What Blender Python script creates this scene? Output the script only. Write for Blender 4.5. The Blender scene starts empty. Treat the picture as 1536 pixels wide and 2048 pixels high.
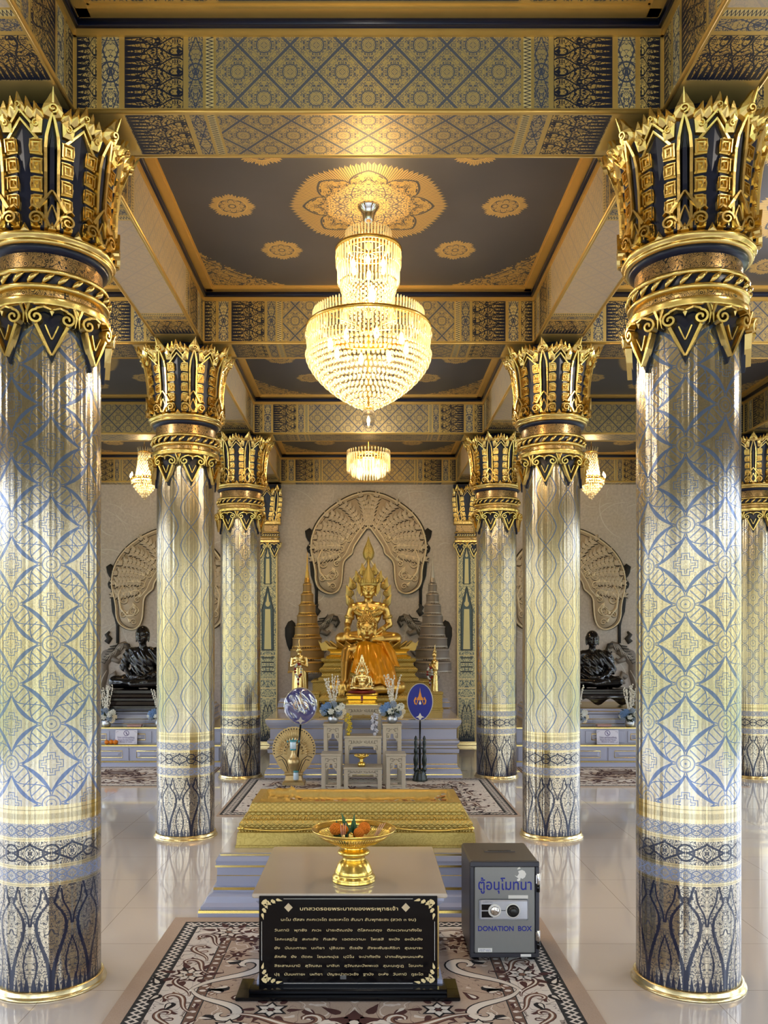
WORLD_STR=7.5
EXPOSURE=0.0
FILL_POWER=58
CH=80
import bpy, bmesh, math, random
from math import pi, sin, cos, tan, atan2, sqrt, radians, exp
from mathutils import Vector, Matrix, noise
random.seed(11)
SC = bpy.context.scene
COL = SC.collection
FPX = 1710.0
def at(px, py, Y):
    """pixel of the 1536x2048 frame at depth Y -> world point (used only to read sizes off the photo)"""
    return Vector(((px-737)*Y/FPX, Y, 1.6-(py-1280)*Y/FPX))

# ---------------------------------------------------------------- mesh builder
class MB:
    def __init__(s):
        s.v=[]; s.f=[]; s.mi=[]; s.uv={}; s.m=0; s.M=None; s.sm=[]; s.smooth=True
    def vert(s,p):
        p=Vector(p)
        if s.M is not None: p=s.M@p
        s.v.append(p); return len(s.v)-1
    def face(s,idx,uv=None):
        if uv: s.uv[len(s.f)]=uv
        s.f.append(tuple(idx)); s.mi.append(s.m); s.sm.append(s.smooth)
    def quad(s,a,b,c,d,uv=None):
        i=[s.vert(p) for p in (a,b,c,d)]; s.face(i,uv)
    def box(s,x0,x1,y0,y1,z0,z1,bev=0.0):
        sm=s.smooth; s.smooth=False
        if bev<=0:
            i=[s.vert((x,y,z)) for z in (z0,z1) for y in (y0,y1) for x in (x0,x1)]
            for f in ((0,2,3,1),(4,5,7,6),(0,1,5,4),(2,6,7,3),(0,4,6,2),(1,3,7,5)): s.face([i[k] for k in f])
        else:
            b=min(bev,(x1-x0)*.49,(y1-y0)*.49,(z1-z0)*.49)
            def ring(z,e): # chamfered octagon
                return [s.vert(p) for p in ((x0+b+e,y0+e,z),(x1-b-e,y0+e,z),(x1-e,y0+b+e,z),(x1-e,y1-b-e,z),(x1-b-e,y1-e,z),(x0+b+e,y1-e,z),(x0+e,y1-b-e,z),(x0+e,y0+b+e,z))]
            rs=[ring(z0,b*.6),ring(z0+b,0),ring(z1-b,0),ring(z1,b*.6)]
            s.face(rs[0][::-1]); s.face(rs[3])
            for a,c in zip(rs,rs[1:]):
                for k in range(8): s.face((a[k],a[(k+1)%8],c[(k+1)%8],c[k]))
        s.smooth=sm
    def lathe(s,prof,n=32,c=(0,0,0),cap=True,a0=0.0,a1=2*pi,sy=1.0,wav=None):
        full=abs(a1-a0-2*pi)<1e-6; cols=n if full else n+1
        rings=[]
        for r,z in prof:
            if r<1e-6: rings.append([s.vert((c[0],c[1],c[2]+z))]); continue
            R=[]
            for k in range(cols):
                a=a0+(a1-a0)*k/n; rr=r*(wav(a,z) if wav else 1)
                R.append(s.vert((c[0]+rr*cos(a),c[1]+rr*sin(a)*sy,c[2]+z)))
            rings.append(R)
        for A,B in zip(rings,rings[1:]):
            m=n if full else n
            for k in range(m):
                k2=(k+1)%cols
                if len(A)==1 and len(B)==1: continue
                if len(A)==1: s.face((A[0],B[k2],B[k]))
                elif len(B)==1: s.face((A[k],A[k2],B[0]))
                else: s.face((A[k],A[k2],B[k2],B[k]))
        if cap and full:
            if len(rings[0])>1: s.face(rings[0][::-1])
            if len(rings[-1])>1: s.face(rings[-1])
    def tube(s,pts,r,n=8,cap=True):
        pts=[Vector(p) for p in pts]; N=len(pts)
        rr=r if isinstance(r,(list,tuple)) else [r]*N
        t=(pts[1]-pts[0]).normalized()
        ref=Vector((0,0,1)) if abs(t.z)<.9 else Vector((1,0,0))
        u=t.cross(ref).normalized(); rings=[]
        for i,p in enumerate(pts):
            t=(pts[min(i+1,N-1)]-pts[max(i-1,0)])
            if t.length<1e-9: t=Vector((0,0,1))
            t.normalize()
            u=(u-t*u.dot(t)); 
            if u.length<1e-6: u=t.orthogonal()
            u.normalize(); w=t.cross(u)
            rings.append([s.vert(p+(u*cos(2*pi*k/n)+w*sin(2*pi*k/n))*rr[i]) for k in range(n)])
        for A,B in zip(rings,rings[1:]):
            for k in range(n): s.face((A[k],A[(k+1)%n],B[(k+1)%n],B[k]))
        if cap: s.face(rings[0][::-1]); s.face(rings[-1])
    def ell(s,c,r,n=12,m=8,rot=None):
        if not isinstance(r,(tuple,list)): r=(r,r,r)
        c=Vector(c); rings=[]
        for j in range(m+1):
            ph=pi*j/m
            if j in (0,m): pts=[Vector((0,0,r[2]*cos(ph)))]
            else: pts=[Vector((r[0]*sin(ph)*cos(2*pi*k/n),r[1]*sin(ph)*sin(2*pi*k/n),r[2]*cos(ph))) for k in range(n)]
            if rot is not None: pts=[rot@p for p in pts]
            rings.append([s.vert(c+p) for p in pts])
        for A,B in zip(rings,rings[1:]):
            for k in range(n):
                k2=(k+1)%n
                if len(A)==1: s.face((A[0],B[k],B[k2]))
                elif len(B)==1: s.face((A[k],B[0],A[k2]))
                else: s.face((A[k],B[k],B[k2],A[k2]))
    def cone2(s,a,b,ra,rb,n=12):
        """tapered capsule"""
        a=Vector(a); b=Vector(b); s.tube([a,a.lerp(b,.5),b],[ra,(ra+rb)/2,rb],n)
        s.ell(a,ra,n,8); s.ell(b,rb,n,8)
    def relief(s,out,fn,d0,d1,inset=.35,ridge=0.0):
        """outline list (s,t); fn(s,t,d)->point; raised pad with sloped edge and a raised centre"""
        n=len(out); cx=sum(p[0] for p in out)/n; cy=sum(p[1] for p in out)/n
        A=[s.vert(fn(x,y,d0)) for x,y in out]
        B=[s.vert(fn(x+(cx-x)*inset*.3,y+(cy-y)*inset*.3,d1)) for x,y in out]
        sm=s.smooth; s.smooth=False
        for k in range(n):
            k2=(k+1)%n; s.face((A[k],A[k2],B[k2],B[k]))
        c=s.vert(fn(cx,cy,d1+ridge))
        for k in range(n): s.face((B[k],B[(k+1)%n],c))
        s.smooth=sm
    def strip(s,pts,w,fn,d0,d1):
        """raised ribbon of width w (float or list) along 2d pts, roof-shaped"""
        N=len(pts); ww=w if isinstance(w,(list,tuple)) else [w]*N; R=[]
        for i,(x,y) in enumerate(pts):
            x0,y0=pts[max(i-1,0)]; x1,y1=pts[min(i+1,N-1)]
            tx,ty=x1-x0,y1-y0; L=max(sqrt(tx*tx+ty*ty),1e-9); nx,ny=-ty/L*ww[i]/2,tx/L*ww[i]/2
            R.append([s.vert(fn(x+nx,y+ny,d0)),s.vert(fn(x+nx*.55,y+ny*.55,d1)),s.vert(fn(x-nx*.55,y-ny*.55,d1)),s.vert(fn(x-nx,y-ny,d0))])
        for A,B in zip(R,R[1:]):
            for k in range(3): s.face((A[k],A[k+1],B[k+1],B[k]))
        s.face(R[0]); s.face(R[-1][::-1])
    def prism(s,out,fn,d0,d1):
        n=len(out); A=[s.vert(fn(x,y,d0)) for x,y in out]; B=[s.vert(fn(x,y,d1)) for x,y in out]
        sm=s.smooth; s.smooth=False
        for k in range(n): s.face((A[k],A[(k+1)%n],B[(k+1)%n],B[k]))
        s.face(A[::-1]); s.face(B); s.smooth=sm
    def mesh(s,name,mats):
        me=bpy.data.meshes.new(name); me.from_pydata([tuple(p) for p in s.v],[],s.f)
        for m in (mats if isinstance(mats,(list,tuple)) else [mats]): me.materials.append(m)
        me.polygons.foreach_set('material_index',s.mi)
        me.polygons.foreach_set('use_smooth',s.sm)
        if s.uv:
            lay=me.uv_layers.new(name='UVMap')
            for fi,uvs in s.uv.items():
                for li,uv in zip(me.polygons[fi].loop_indices,uvs): lay.data[li].uv=uv
        bm=bmesh.new(); bm.from_mesh(me); bmesh.ops.recalc_face_normals(bm,faces=bm.faces); bm.to_mesh(me); bm.free()
        return me
    def build(s,name,mats,parent=None,loc=None,rz=0.0,auto=True):
        o=bpy.data.objects.new(name,s.mesh(name,mats)); COL.objects.link(o)
        if parent is not None: o.parent=parent
        if loc is not None: o.location=loc
        o.rotation_euler=(0,0,rz)
        return o
def tag(o,label=None,cat=None,group=None,kind=None):
    if label: o['label']=label
    if cat: o['category']=cat
    if group: o['group']=group
    if kind: o['kind']=kind
    return o
def empty(name,loc,rz=0.0,label=None,cat=None,group=None):
    o=bpy.data.objects.new(name,None); COL.objects.link(o); o.empty_display_size=.05
    o.location=loc; o.rotation_euler=(0,0,rz); return tag(o,label,cat,group)
def copy_tree(o,parent=None):
    c=o.copy(); COL.objects.link(c); c.parent=parent
    for ch in [x for x in list(COL.objects) if x.parent==o]: copy_tree(ch,c)
    return c
def inst(src,name,parent,rz=0.0,loc=(0,0,0)):
    o=bpy.data.objects.new(name,src.data); COL.objects.link(o); o.parent=parent; o.location=loc; o.rotation_euler=(0,0,rz); return o
def struct(o): o['kind']='structure'; return o
def remeshed(mb,voxel,smooth=4,disp=None,fac=.5):
    """union of overlapping blobs -> one continuous smooth surface (returns a mesh)"""
    me=mb.mesh('tmp',[]); o=bpy.data.objects.new('tmp',me); COL.objects.link(o)
    r=o.modifiers.new('r','REMESH'); r.mode='VOXEL'; r.voxel_size=voxel; r.use_smooth_shade=True
    if smooth:
        m=o.modifiers.new('s','SMOOTH'); m.factor=fac; m.iterations=smooth
    dg=bpy.context.evaluated_depsgraph_get(); dg.update()
    out=bpy.data.meshes.new_from_object(o.evaluated_get(dg))
    bpy.data.objects.remove(o); bpy.data.meshes.remove(me)
    if disp:
        for v in out.vertices: v.co=disp(v.co.copy(),v.normal.copy())
    out.polygons.foreach_set('use_smooth',[True]*len(out.polygons))
    return out
def mobj(name,me,mat,parent=None,loc=(0,0,0),rz=0.0):
    me.materials.clear(); me.materials.append(mat); me.name=name
    o=bpy.data.objects.new(name,me); COL.objects.link(o); o.parent=parent; o.location=loc; o.rotation_euler=(0,0,rz); return o
def text_obj(name,body,size,mat,parent,loc,rot=(pi/2,0,0),depth=.0012,align='CENTER',width=None,bold=0.0,shear=0.0):
    cu=bpy.data.curves.new(name,'FONT'); cu.body=body; cu.size=size; cu.extrude=depth; cu.align_x=align; cu.offset=bold; cu.shear=shear
    t=bpy.data.objects.new('t',cu); COL.objects.link(t)
    dg=bpy.context.evaluated_depsgraph_get(); dg.update()
    me=bpy.data.meshes.new_from_object(t.evaluated_get(dg)); bpy.data.objects.remove(t); bpy.data.curves.remove(cu)
    if width and len(me.vertices):
        xs=[v.co.x for v in me.vertices]; w=max(xs)-min(xs); mid=(max(xs)+min(xs))/2; k=width/w
        off=0 if align=='CENTER' else -min(xs)
        for v in me.vertices: v.co.x=(v.co.x-mid)*k if align=='CENTER' else (v.co.x+off)*k
    me.materials.clear(); me.materials.append(mat); me.name=name
    o=bpy.data.objects.new(name,me); COL.objects.link(o); o.parent=parent; o.location=loc; o.rotation_euler=rot
    return o

# ---------------------------------------------------------------- node expressions
class X:
    nt=None
    def __init__(s,v): s.v=v
    @staticmethod
    def m(op,*a,clamp=False):
        n=X.nt.nodes.new('ShaderNodeMath'); n.operation=op; n.use_clamp=clamp
        for i,b in enumerate(a):
            if isinstance(b,X): b=b.v
            if isinstance(b,(int,float)): n.inputs[i].default_value=float(b)
            else: X.nt.links.new(b,n.inputs[i])
        return X(n.outputs[0])
    def __add__(a,b): return X.m('ADD',a,b)
    __radd__=__add__
    def __sub__(a,b): return X.m('SUBTRACT',a,b)
    def __rsub__(a,b): return X.m('SUBTRACT',b,a)
    def __mul__(a,b): return X.m('MULTIPLY',a,b)
    __rmul__=__mul__
    def __truediv__(a,b): return X.m('DIVIDE',a,b)
    def __lt__(a,b): return X.m('LESS_THAN',a,b)
    def __gt__(a,b): return X.m('GREATER_THAN',a,b)
    def __neg__(a): return X.m('MULTIPLY',a,-1)
def xabs(a): return X.m('ABSOLUTE',a)
def xfr(a): return X.m('FRACT',a)
def xsin(a): return X.m('SINE',a)
def xcos(a): return X.m('COSINE',a)
def xmin(a,b): return X.m('MINIMUM',a,b)
def xmax(a,b): return X.m('MAXIMUM',a,b)
def xsqrt(a): return X.m('SQRT',a)
def xpow(a,b): return X.m('POWER',a,b)
def xat2(a,b): return X.m('ARCTAN2',a,b)
def tri(a): return xabs(xfr(a)-.5)*2            # 1 at integers, 0 at halves
def near(a): return xabs(xfr(a+.5)-.5)          # distance to nearest integer
def hyp(a,b): return xsqrt(a*a+b*b)
def inr(a,lo,hi): return X.m('MULTIPLY',X.m('GREATER_THAN',a,lo),X.m('LESS_THAN',a,hi))
def xor_(a,b): return xmax(a,b)
def inv(a): return 1-a
def xlerp(a,b,f): return a+(b-a)*f
def vec(x,y,z=0.0):
    n=X.nt.nodes.new('ShaderNodeCombineXYZ')
    for i,b in enumerate((x,y,z)):
        if isinstance(b,X): X.nt.links.new(b.v,n.inputs[i])
        else: n.inputs[i].default_value=b
    return n.outputs[0]
def tnoise(v,scale,detail=2,rough=.5,dist=0.0):
    n=X.nt.nodes.new('ShaderNodeTexNoise'); X.nt.links.new(v,n.inputs['Vector'])
    n.inputs['Scale'].default_value=scale; n.inputs['Detail'].default_value=detail; n.inputs['Roughness'].default_value=rough; n.inputs['Distortion'].default_value=dist
    return X(n.outputs['Fac'])
def tvor(v,scale,feature='DISTANCE_TO_EDGE',rnd=1.0):
    n=X.nt.nodes.new('ShaderNodeTexVoronoi'); n.feature=feature; X.nt.links.new(v,n.inputs['Vector'])
    n.inputs['Scale'].default_value=scale; n.inputs['Randomness'].default_value=rnd
    return X(n.outputs['Distance'])
def coords(kind='Object'):
    t=X.nt.nodes.new('ShaderNodeTexCoord'); s=X.nt.nodes.new('ShaderNodeSeparateXYZ'); X.nt.links.new(t.outputs[kind],s.inputs[0])
    return [X(o) for o in s.outputs],t.outputs[kind]
def worldpos():
    t=X.nt.nodes.new('ShaderNodeNewGeometry'); s=X.nt.nodes.new('ShaderNodeSeparateXYZ'); X.nt.links.new(t.outputs['Position'],s.inputs[0])
    return [X(o) for o in s.outputs],t.outputs['Position']
def colmix(a,b,f):
    n=X.nt.nodes.new('ShaderNodeMix'); n.data_type='RGBA'
    for i,c in ((6,a),(7,b)):
        if isinstance(c,(tuple,list)): n.inputs[i].default_value=tuple(c)+((1,) if len(c)==3 else ())
        else: X.nt.links.new(c,n.inputs[i])
    if isinstance(f,X): X.nt.links.new(f.v,n.inputs[0])
    else: n.inputs[0].default_value=f
    return n.outputs[2]
def srgb(r,g,b):
    f=lambda c:(c/255/12.92) if c/255<=.04045 else ((c/255+.055)/1.055)**2.4
    return (f(r),f(g),f(b))
def newmat(name):
    m=bpy.data.materials.new(name); m.use_nodes=True; X.nt=m.node_tree
    return m,m.node_tree.nodes['Principled BSDF']
def put(b,key,val):
    if isinstance(val,X): val=val.v
    if isinstance(val,(int,float)): b.inputs[key].default_value=val
    elif isinstance(val,(tuple,list)): b.inputs[key].default_value=tuple(val)+((1,) if len(val)==3 else ())
    else: X.nt.links.new(val,b.inputs[key])
def bump(b,h,strength=.3,dist=.01):
    n=X.nt.nodes.new('ShaderNodeBump'); n.inputs['Strength'].default_value=strength; n.inputs['Distance'].default_value=dist
    X.nt.links.new(h.v,n.inputs['Height']); X.nt.links.new(n.outputs[0],b.inputs['Normal'])
def simple(name,col,metal=0.0,rough=.5,nscale=0,nstr=.1,var=0.0,coat=0.0,spec=None):
    m,b=newmat(name); c=col
    if var or nscale:
        (x,y,z),v=coords('Object'); n=tnoise(v,nscale or 8,3)
        if var: c=colmix(tuple(k*(1-var) for k in col),tuple(min(1,k*(1+var)) for k in col),n)
        if nscale and nstr: bump(b,n,nstr,.004)
    put(b,'Base Color',c); put(b,'Metallic',metal); put(b,'Roughness',rough)
    if coat: put(b,'Coat Weight',coat); put(b,'Coat Roughness',.08)
    if spec is not None: put(b,'Specular IOR Level',spec)
    return m
# ================================================================ materials
GOLD=(0.74,0.54,0.19); GOLDP=(0.68,0.54,0.25); NAVY=(0.010,0.014,0.035); BLUEG=(0.19,0.23,0.32)
M={}
M['gold']=simple('gold_leaf_paint',GOLD,1.0,.27,30,.25,.10)
M['gold_dark']=simple('dark_gold_paint',(0.62,0.38,0.10),1.0,.38,25,.2,.12)
M['gold_smooth']=simple('polished_gold',(0.85,0.55,0.13),1.0,.22,6,.05,.05)
M['gold_pale']=simple('pale_brass',(0.86,0.70,0.36),1.0,.25)
M['navy']=simple('navy_enamel',(0.008,0.012,0.036),0.0,.30,spec=.35)
M['trimgold']=simple('gold_moulding_paint',(0.70,0.45,0.13),.62,.36,12,.08,.08)
M['black']=simple('black_gloss',(0.003,0.003,0.004),0,.10,spec=.35)
M['chrome']=simple('chrome',(.75,.74,.72),1,.1)

def tracery(u,v,scale,thr,z=0.0,dist=.35,k=None):
    """folded scrollwork: curling gilt leaves outlined by dark veins. 1 = leaf, 0 = vein"""
    n=tnoise(vec(u,v,z),scale*.34,2,.55,.9)
    n2=tnoise(vec(v,u,z+3.0),scale*.34,1)-.5
    w=tnoise(vec(u,v,z+7.0),scale*.6,1)-.5
    d=tvor(vec(u+w*dist/scale*3,v+n2*dist/scale*3,z),scale*.8)
    return (near(n*7.0)>(thr*2.2))*(d>thr*.55)

# --- beams: UV u = metres from the bay's middle along the beam, v = 0..1 across
def beam_material(name,soffit,pale=0.0):
    m,b=newmat(name)
    (U,V,_),_v=coords('UV')
    u=xabs(U); 
    vm=V*.36
    # diaper centre
    cell=.235
    p=(U+(vm-.18))/cell; q=(U-(vm-.18))/cell
    dP=near(p); dQ=near(q)
    lat=xmin(dP,dQ)
    fp=xabs(xfr(p)-.5); fq=xabs(xfr(q)-.5)
    leaf=tracery(xmin(fp,fq)*cell,xmax(fp,fq)*cell,62,.055)
    rad=hyp(fp,fq); rad2=hyp(dP,dQ)
    ring=xmax(inr(rad,.19,.22),inr(rad2,.11,.135))
    diap=leaf*inv(lat<.035)*inv(ring)
    diap=xmax(diap,inr(lat,.045,.062)*.8)
    base_d=colmix(srgb(90,93,106),(0.62,0.46,0.18),diap)
    if pale: base_d=colmix(base_d,srgb(205,186,164),pale)  # glare washed over the stencil as a paler colour
    # flame panels
    def flame(t,wcells,sc,dens=2.6):
        s=tri(vm*wcells/.36)
        q=vm*(wcells/3.5)/.36
        wob=xsin(t*9.0)*.20
        l1=near(q+wob)<.045; l2=near(q+.5-wob)<.038
        sp=s<(t*dens*.85)
        tr=tracery(t*.23,xabs(near(q))*.09,sc*.62,.06)
        cc=hyp((t-.42)*1.5,near(q+.5)*1.0); tear=xmax(inr(cc,.15,.19),inr(cc,.07,.09))
        c2=hyp((t-.86)*1.5,near(q)*1.0); tear2=inr(c2,.13,.165)
        body=tr*inv(xmax(l1,l2)*(t>.18))*inv(xmax(tear,tear2)*(t>.2))
        return sp*body
    f1=flame((1.095-u)/.26,14,75)
    f2=flame((1.31-u)/.09,14,75,1.7)
    base_f=colmix(NAVY,GOLD,xmax(f1*inr(u,.835,1.1),f2*inr(u,1.1,1.4)))
    # ornament strips (flower in the middle, leaves above and below)
    def orn(c,w):
        a=(u-c)/w; bb=(V-.5)/w*.36
        ff=hyp(a,bb); ang=xat2(bb,a)
        fl=ff<(.42+xabs(xcos(ang*4))*.12)
        fr=inr(ff,.15,.24)
        dia=xabs(a)+xabs(near(bb*.45+.5))*1.6
        tr=tracery(xabs(a)*.06,bb*.055,75,.06)
        ln=inr(xabs(a)-tri(bb*.42+.5)*.45,-.04,.04)
        return tr*inv(ln)*inv(inr(ff,.50,.60))*inv(fr)
    o1=orn(.7775,.065); o2=orn(1.16,.08)
    base_o=colmix(srgb(70,78,100),GOLDP,xmax(o1*inr(u,.745,.82),o2*inr(u,1.1,1.22)))
    o3=inv(xabs(tri(vm*62)-(u-.70)/.03)<.22)
    base_s=colmix(NAVY,GOLDP,o3)
    c=colmix(base_d,base_s,u>.695)
    c=colmix(c,base_o,u>.74)
    c=colmix(c,base_f,u>.83)
    if not soffit:
        c=colmix(c,base_o,u>1.11); c=colmix(c,base_f,u>1.21)
    # plain gold bars
    bars=xmax(xmax(inr(u,.686,.697),inr(u,.731,.745)),inr(u,.81,.833))
    if not soffit: bars=xmax(bars,xmax(xmax(inr(u,1.097,1.122),inr(u,1.2,1.222)),u>1.312))
    else: bars=xmax(bars,u>1.105)
    em=.055
    bars=xmax(bars,xmax(V<em,V>(1-em)))
    c=colmix(c,GOLD,bars)
    gold=xmax(bars,inr(u,0,.69)*diap*(.6*(1-pale)))
    gold=xmax(gold,xmax(f1*inr(u,.835,1.095),o1*inr(u,.745,.81)))
    put(b,'Base Color',c); put(b,'Metallic',gold*.70); put(b,'Roughness',.36)
    return m
M['soffit_glare']=beam_material('side_beam_soffit_glare_stencil',True,.78); M['beam_glare']=beam_material('side_beam_glare_stencil',False,.62)  # lengthwise beams: grazing glare painted into the base colour
M['beam']=beam_material('beam_stencil',False)
M['soffit']=beam_material('beam_soffit_stencil',True)

# --- ceiling panels (3 m bays)
def ceiling_material():
    m,b=newmat('ceiling_panel_stencil')
    (x,y,z),_v=worldpos()
    bx=(xfr((x+1.5)/3)-.5)*3; by=(xfr((y-4.02)/3)-.5)*3
    r=hyp(bx,by); th=xat2(by,bx)
    t8=xabs(xfr(th*8/(2*pi))-.5)      # .5 on the axes, 0 in between
    fr=tri(th*88/(2*pi))
    # medallion
    edge=.462+xpow(t8*2,2)*.022+fr*.034
    inm=r<edge
    pet=.30+xpow(t8*2,.6)*.12
    l1=xabs(r-pet)<.008
    l2=xabs(r-(pet-.03))<.005
    pet2=.14+(1-t8*2)*.10; l3=xabs(r-pet2)<.006
    hair=(xfr(th*176/(2*pi))<.30)*(r>pet)
    tr=tracery(r,t8*xmax(r,.15)*.8,34,.055)
    core=xmax(r<.035,inr(r,.05,.065))
    g=xmax(tr*inv(hair),xmax(inr(r,.03,.06),(r>pet)*inv(hair)))*inv(l1)*inv(l3)
    g=xmax(g,l2)*inm
    # eight small flowers
    ang=(xfr(th*8/(2*pi)+.5)-.5)*(2*pi/8)
    px=r*xcos(ang)-.88; py=r*xsin(ang)
    rho=hyp(px,py); ph=xat2(py,px)
    e2=.112+xabs(xcos(ph*4))*.022+tri(ph*40/(2*pi))*.022
    lf=inv(xabs(rho-(.05+xabs(xcos(ph*4))*.035))<.005)*inv(inr(rho,.018,.026))
    hair2=(xfr(ph*72/(2*pi))<.22)*(rho>.098)
    tr2=tracery(rho,xabs(xfr(ph*8/(2*pi))-.5)*.09,70,.04)
    g2=(rho<e2)*lf*inv(hair2)*xmax(tr2,rho>.09)
    # spandrels
    sp=r>(1.375+tri(th*180/(2*pi))*.02)
    ax=xabs(bx); ay=xabs(by)
    tr3=tracery(xmin(ax,ay),xmax(ax,ay),26,.055)
    ln=inr(r,1.42,1.428)
    g3=sp*tr3*inv(ln)
    G=xmax(xmax(g,g2),g3)
    n=tnoise(_v,2.5,4)
    base=colmix(srgb(58,60,68),srgb(74,74,82),n)
    put(b,'Base Color',colmix(base,(0.62,0.43,0.16),G)); put(b,'Metallic',G*.55); put(b,'Roughness',.42)
    return m
M['ceiling']=ceiling_material()

# --- column shafts
def shaft_material(name,kind):
    m,b=newmat(name)
    (x,y,z),_v=coords('Object')
    th=xat2(x,-y)                       # 0 towards the camera side
    u=th*8/(2*pi)                       # 45 degrees = 1
    arc=u*.1826
    fil=tracery(xabs(near(u)) *.1826,z,70,.035)
    zz=(z-1.404)/.1775
    if kind==0:
        uu=u+.5
        P=(uu+zz)/2; Q=(uu-zz)/2
        dP=near(P); dQ=near(Q)
        fP=xabs(xfr(P)-.5); fQ=xabs(xfr(Q)-.5)    # 0 at the middle of a diamond
        rad=hyp(dP,dQ)*1.0
        jag=(tnoise(vec(u,z,0),60,1)-.5)*.03
        mx=xmax(fP,fQ); mn=xmin(fP,fQ)
        cw=xcos(mn*4.6)
        line=xabs(mx-(.345-cw*.045)+jag*.6)<(.010+cw*.026)
        a1=xabs(dP-xsin(dQ*2*pi)*.15)<.010
        a2=xabs(dQ-xsin(dP*2*pi)*.15)<.010
        rung=(near(mn*9+.5)<.10)*(mx>.38)*(rad>.20)*.8
        arcs=xmax(xmax(a1,a2),rung)*(rad>.16)
        ros=xmax(inr(rad,.135,.158),xmax(inr(rad,.075,.088),rad<.02))
        mx=xmax(fP,fQ); mn=xmin(fP,fQ)
        cu=xabs(xfr((uu)/2+(zz/2)*0+.0)-.5)
        du=xabs(fP-fQ)*0
        # stepped cross, axis aligned (sum / difference of the diamond coordinates)
        sx=xabs((xfr(P)-.5)+(xfr(Q)-.5)); sy=xabs((xfr(P)-.5)-(xfr(Q)-.5))
        st=xmin(xmin(xmax(sx-.28,sy-.09),xmax(sx-.18,sy-.18)),xmax(sx-.09,sy-.28))
        cross=xmax(xabs(st)<.011,xabs(st+.06)<.009)
        blue=xmax(xmax(line,arcs),xmax(ros*.8,cross*.85))
    elif kind==1:
        # tall pointed ogee ovals in staggered columns
        zp=(z-1.30)/.30
        uc=u+.5
        def og(du,zv):
            t=xabs(xfr(zv)-.5)*2            # 0 mid, 1 at the tips
            hw=(1-xpow(t,1.7))*.40+(1-t)*.06
            return xabs(du)-hw,t
        A,tA=og(xfr(uc/2)*2-1,zp)
        B,tB=og(xfr(uc/2+.5)*2-1,zp+.5)
        lw=.034
        line=xmax(inr(A,-lw,.008),inr(B,-lw,.012))
        inner=xmax(xabs(A+.16)<.012,xabs(B+.16)<.012)
        blue=xmax(line,inner*.6)
        line=line
    else:
        zp=(z-1.30)/.262; uc=u+.5
        def quat(du,dz):
            ax=xabs(du); az=xabs(dz)
            d=xmin(hyp(ax-.26,az),hyp(ax,az-.26))-.22
            return xmin(d,hyp(ax,az)-.30)
        A=quat(xfr(uc)-.5,(xfr(zp)-.5))
        line=xmax(xabs(A)<.015,xabs(A+.07)<.009)
        A2=hyp(xfr(uc+.5)-.5,(xfr(zp+.5)-.5)*1.0)
        ring=xmax(inr(A2,.13,.15),A2<.03)
        blue=xmax(line,ring*.7)
    foil=(0.49,0.42,0.295) ; blu=(0.13,0.18,0.32)
    blue=xmax(blue,inv(fil)*.20)
    # bands, by height
    def fl():
        # tall flame panel: hanging tear drops with buds rising between them
        t=(z-.035)/.47
        s=xabs(xfr(u)-.5)*2          # 0 at the middle of a drop ... 1 between drops
        tc=X.m('MULTIPLY',t-.04,1/.80,clamp=True)
        hw=xsin(xpow(tc,2.1)*pi)*.64+.03+t*.05+xmax(t-.80,0.0)*1.6
        jag=(tnoise(vec(u,z,4.0),46,1)-.5)*.10
        wln=xabs(s-hw+jag)<(.115-t*.06)
        s3=1-s
        tb=X.m('MULTIPLY',t-.02,1/.46,clamp=True)
        hw2=xsin(tb*pi)*.30+.02
        l2=(xabs(s3-hw2+jag)<.045)*(t<.5)*(t>.06)
        br=(xabs(s3-xsin(t*24)*.05-(t-.62)*1.7)<.05)*(t>.62)*(t<.97)
        spk=(tri(u*7+.5)>(.16+t*5.6))
        gap=(s3<(.34-t*.9))*(s3>(hw2+.02))*(t<.3)
        tr=tracery(xabs(near(u))*.1826,z,60,.05)
        return xmax(xmax(xmax(wln,l2),br),xmax(spk,gap)),tr
    f,tr=fl()
    flm=colmix(foil,(0.006,0.010,0.035),xmax(f,inv(tr)*.9))
    fmet=inv(xmax(f,inv(tr)))
    c=colmix(flm,colmix(foil,blu,blue),z>.85)
    met=xlerp(fmet,inv(blue*.55)*.95,z>.85)
    def bandpat(z0,h,k,sc):
        a=xfr(u*k)-.5; bb=(z-(z0+h/2))/h
        ff=hyp(a*(.1826/k)/h,bb)
        rr=inr(ff,.30,.38); dd=xabs(xabs(bb)-tri(u*k)*.42+.05)<.05
        return tracery(xabs(a)*(.1826/k),xabs(bb)*h,sc,.06)*inv(rr)*inv(dd)
    lb1=bandpat(.52,.063,2,85); lb2=bandpat(.722,.062,2,85); db=bandpat(.60,.105,1.0,60)
    lightc=colmix(srgb(120,132,165),foil,xlerp(lb1,lb2,z>.65))
    inl=xmax(inr(z,.52,.583),inr(z,.722,.784))
    c=colmix(c,lightc,inl)
    c=colmix(c,colmix((0.012,0.016,0.04),foil,db),inr(z,.60,.705))
    met=xlerp(met,xlerp(lb1,lb2,z>.65)*.8,inl); met=xlerp(met,db,inr(z,.60,.705))
    gb=xmax(xmax(inr(z,.505,.52),inr(z,.583,.60)),xmax(inr(z,.705,.722),inr(z,.784,.862)))
    eng=inr(z,.803,.828)*(tri(u*30)>.5)
    gl=xmax(inr(z,.843,.846),xmax(inr(z,.511,.513),xmax(inr(z,.591,.593),inr(z,.713,.715))))
    c=colmix(c,(0.60,0.49,0.27),gb); c=colmix(c,(0.10,0.09,0.06),xmax(eng*.7,gl*.7)); met=xmax(met,gb)
    put(b,'Base Color',c); put(b,'Metallic',met*.92)
    nf=tnoise(vec(arc*4,z,0),90,3)
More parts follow.
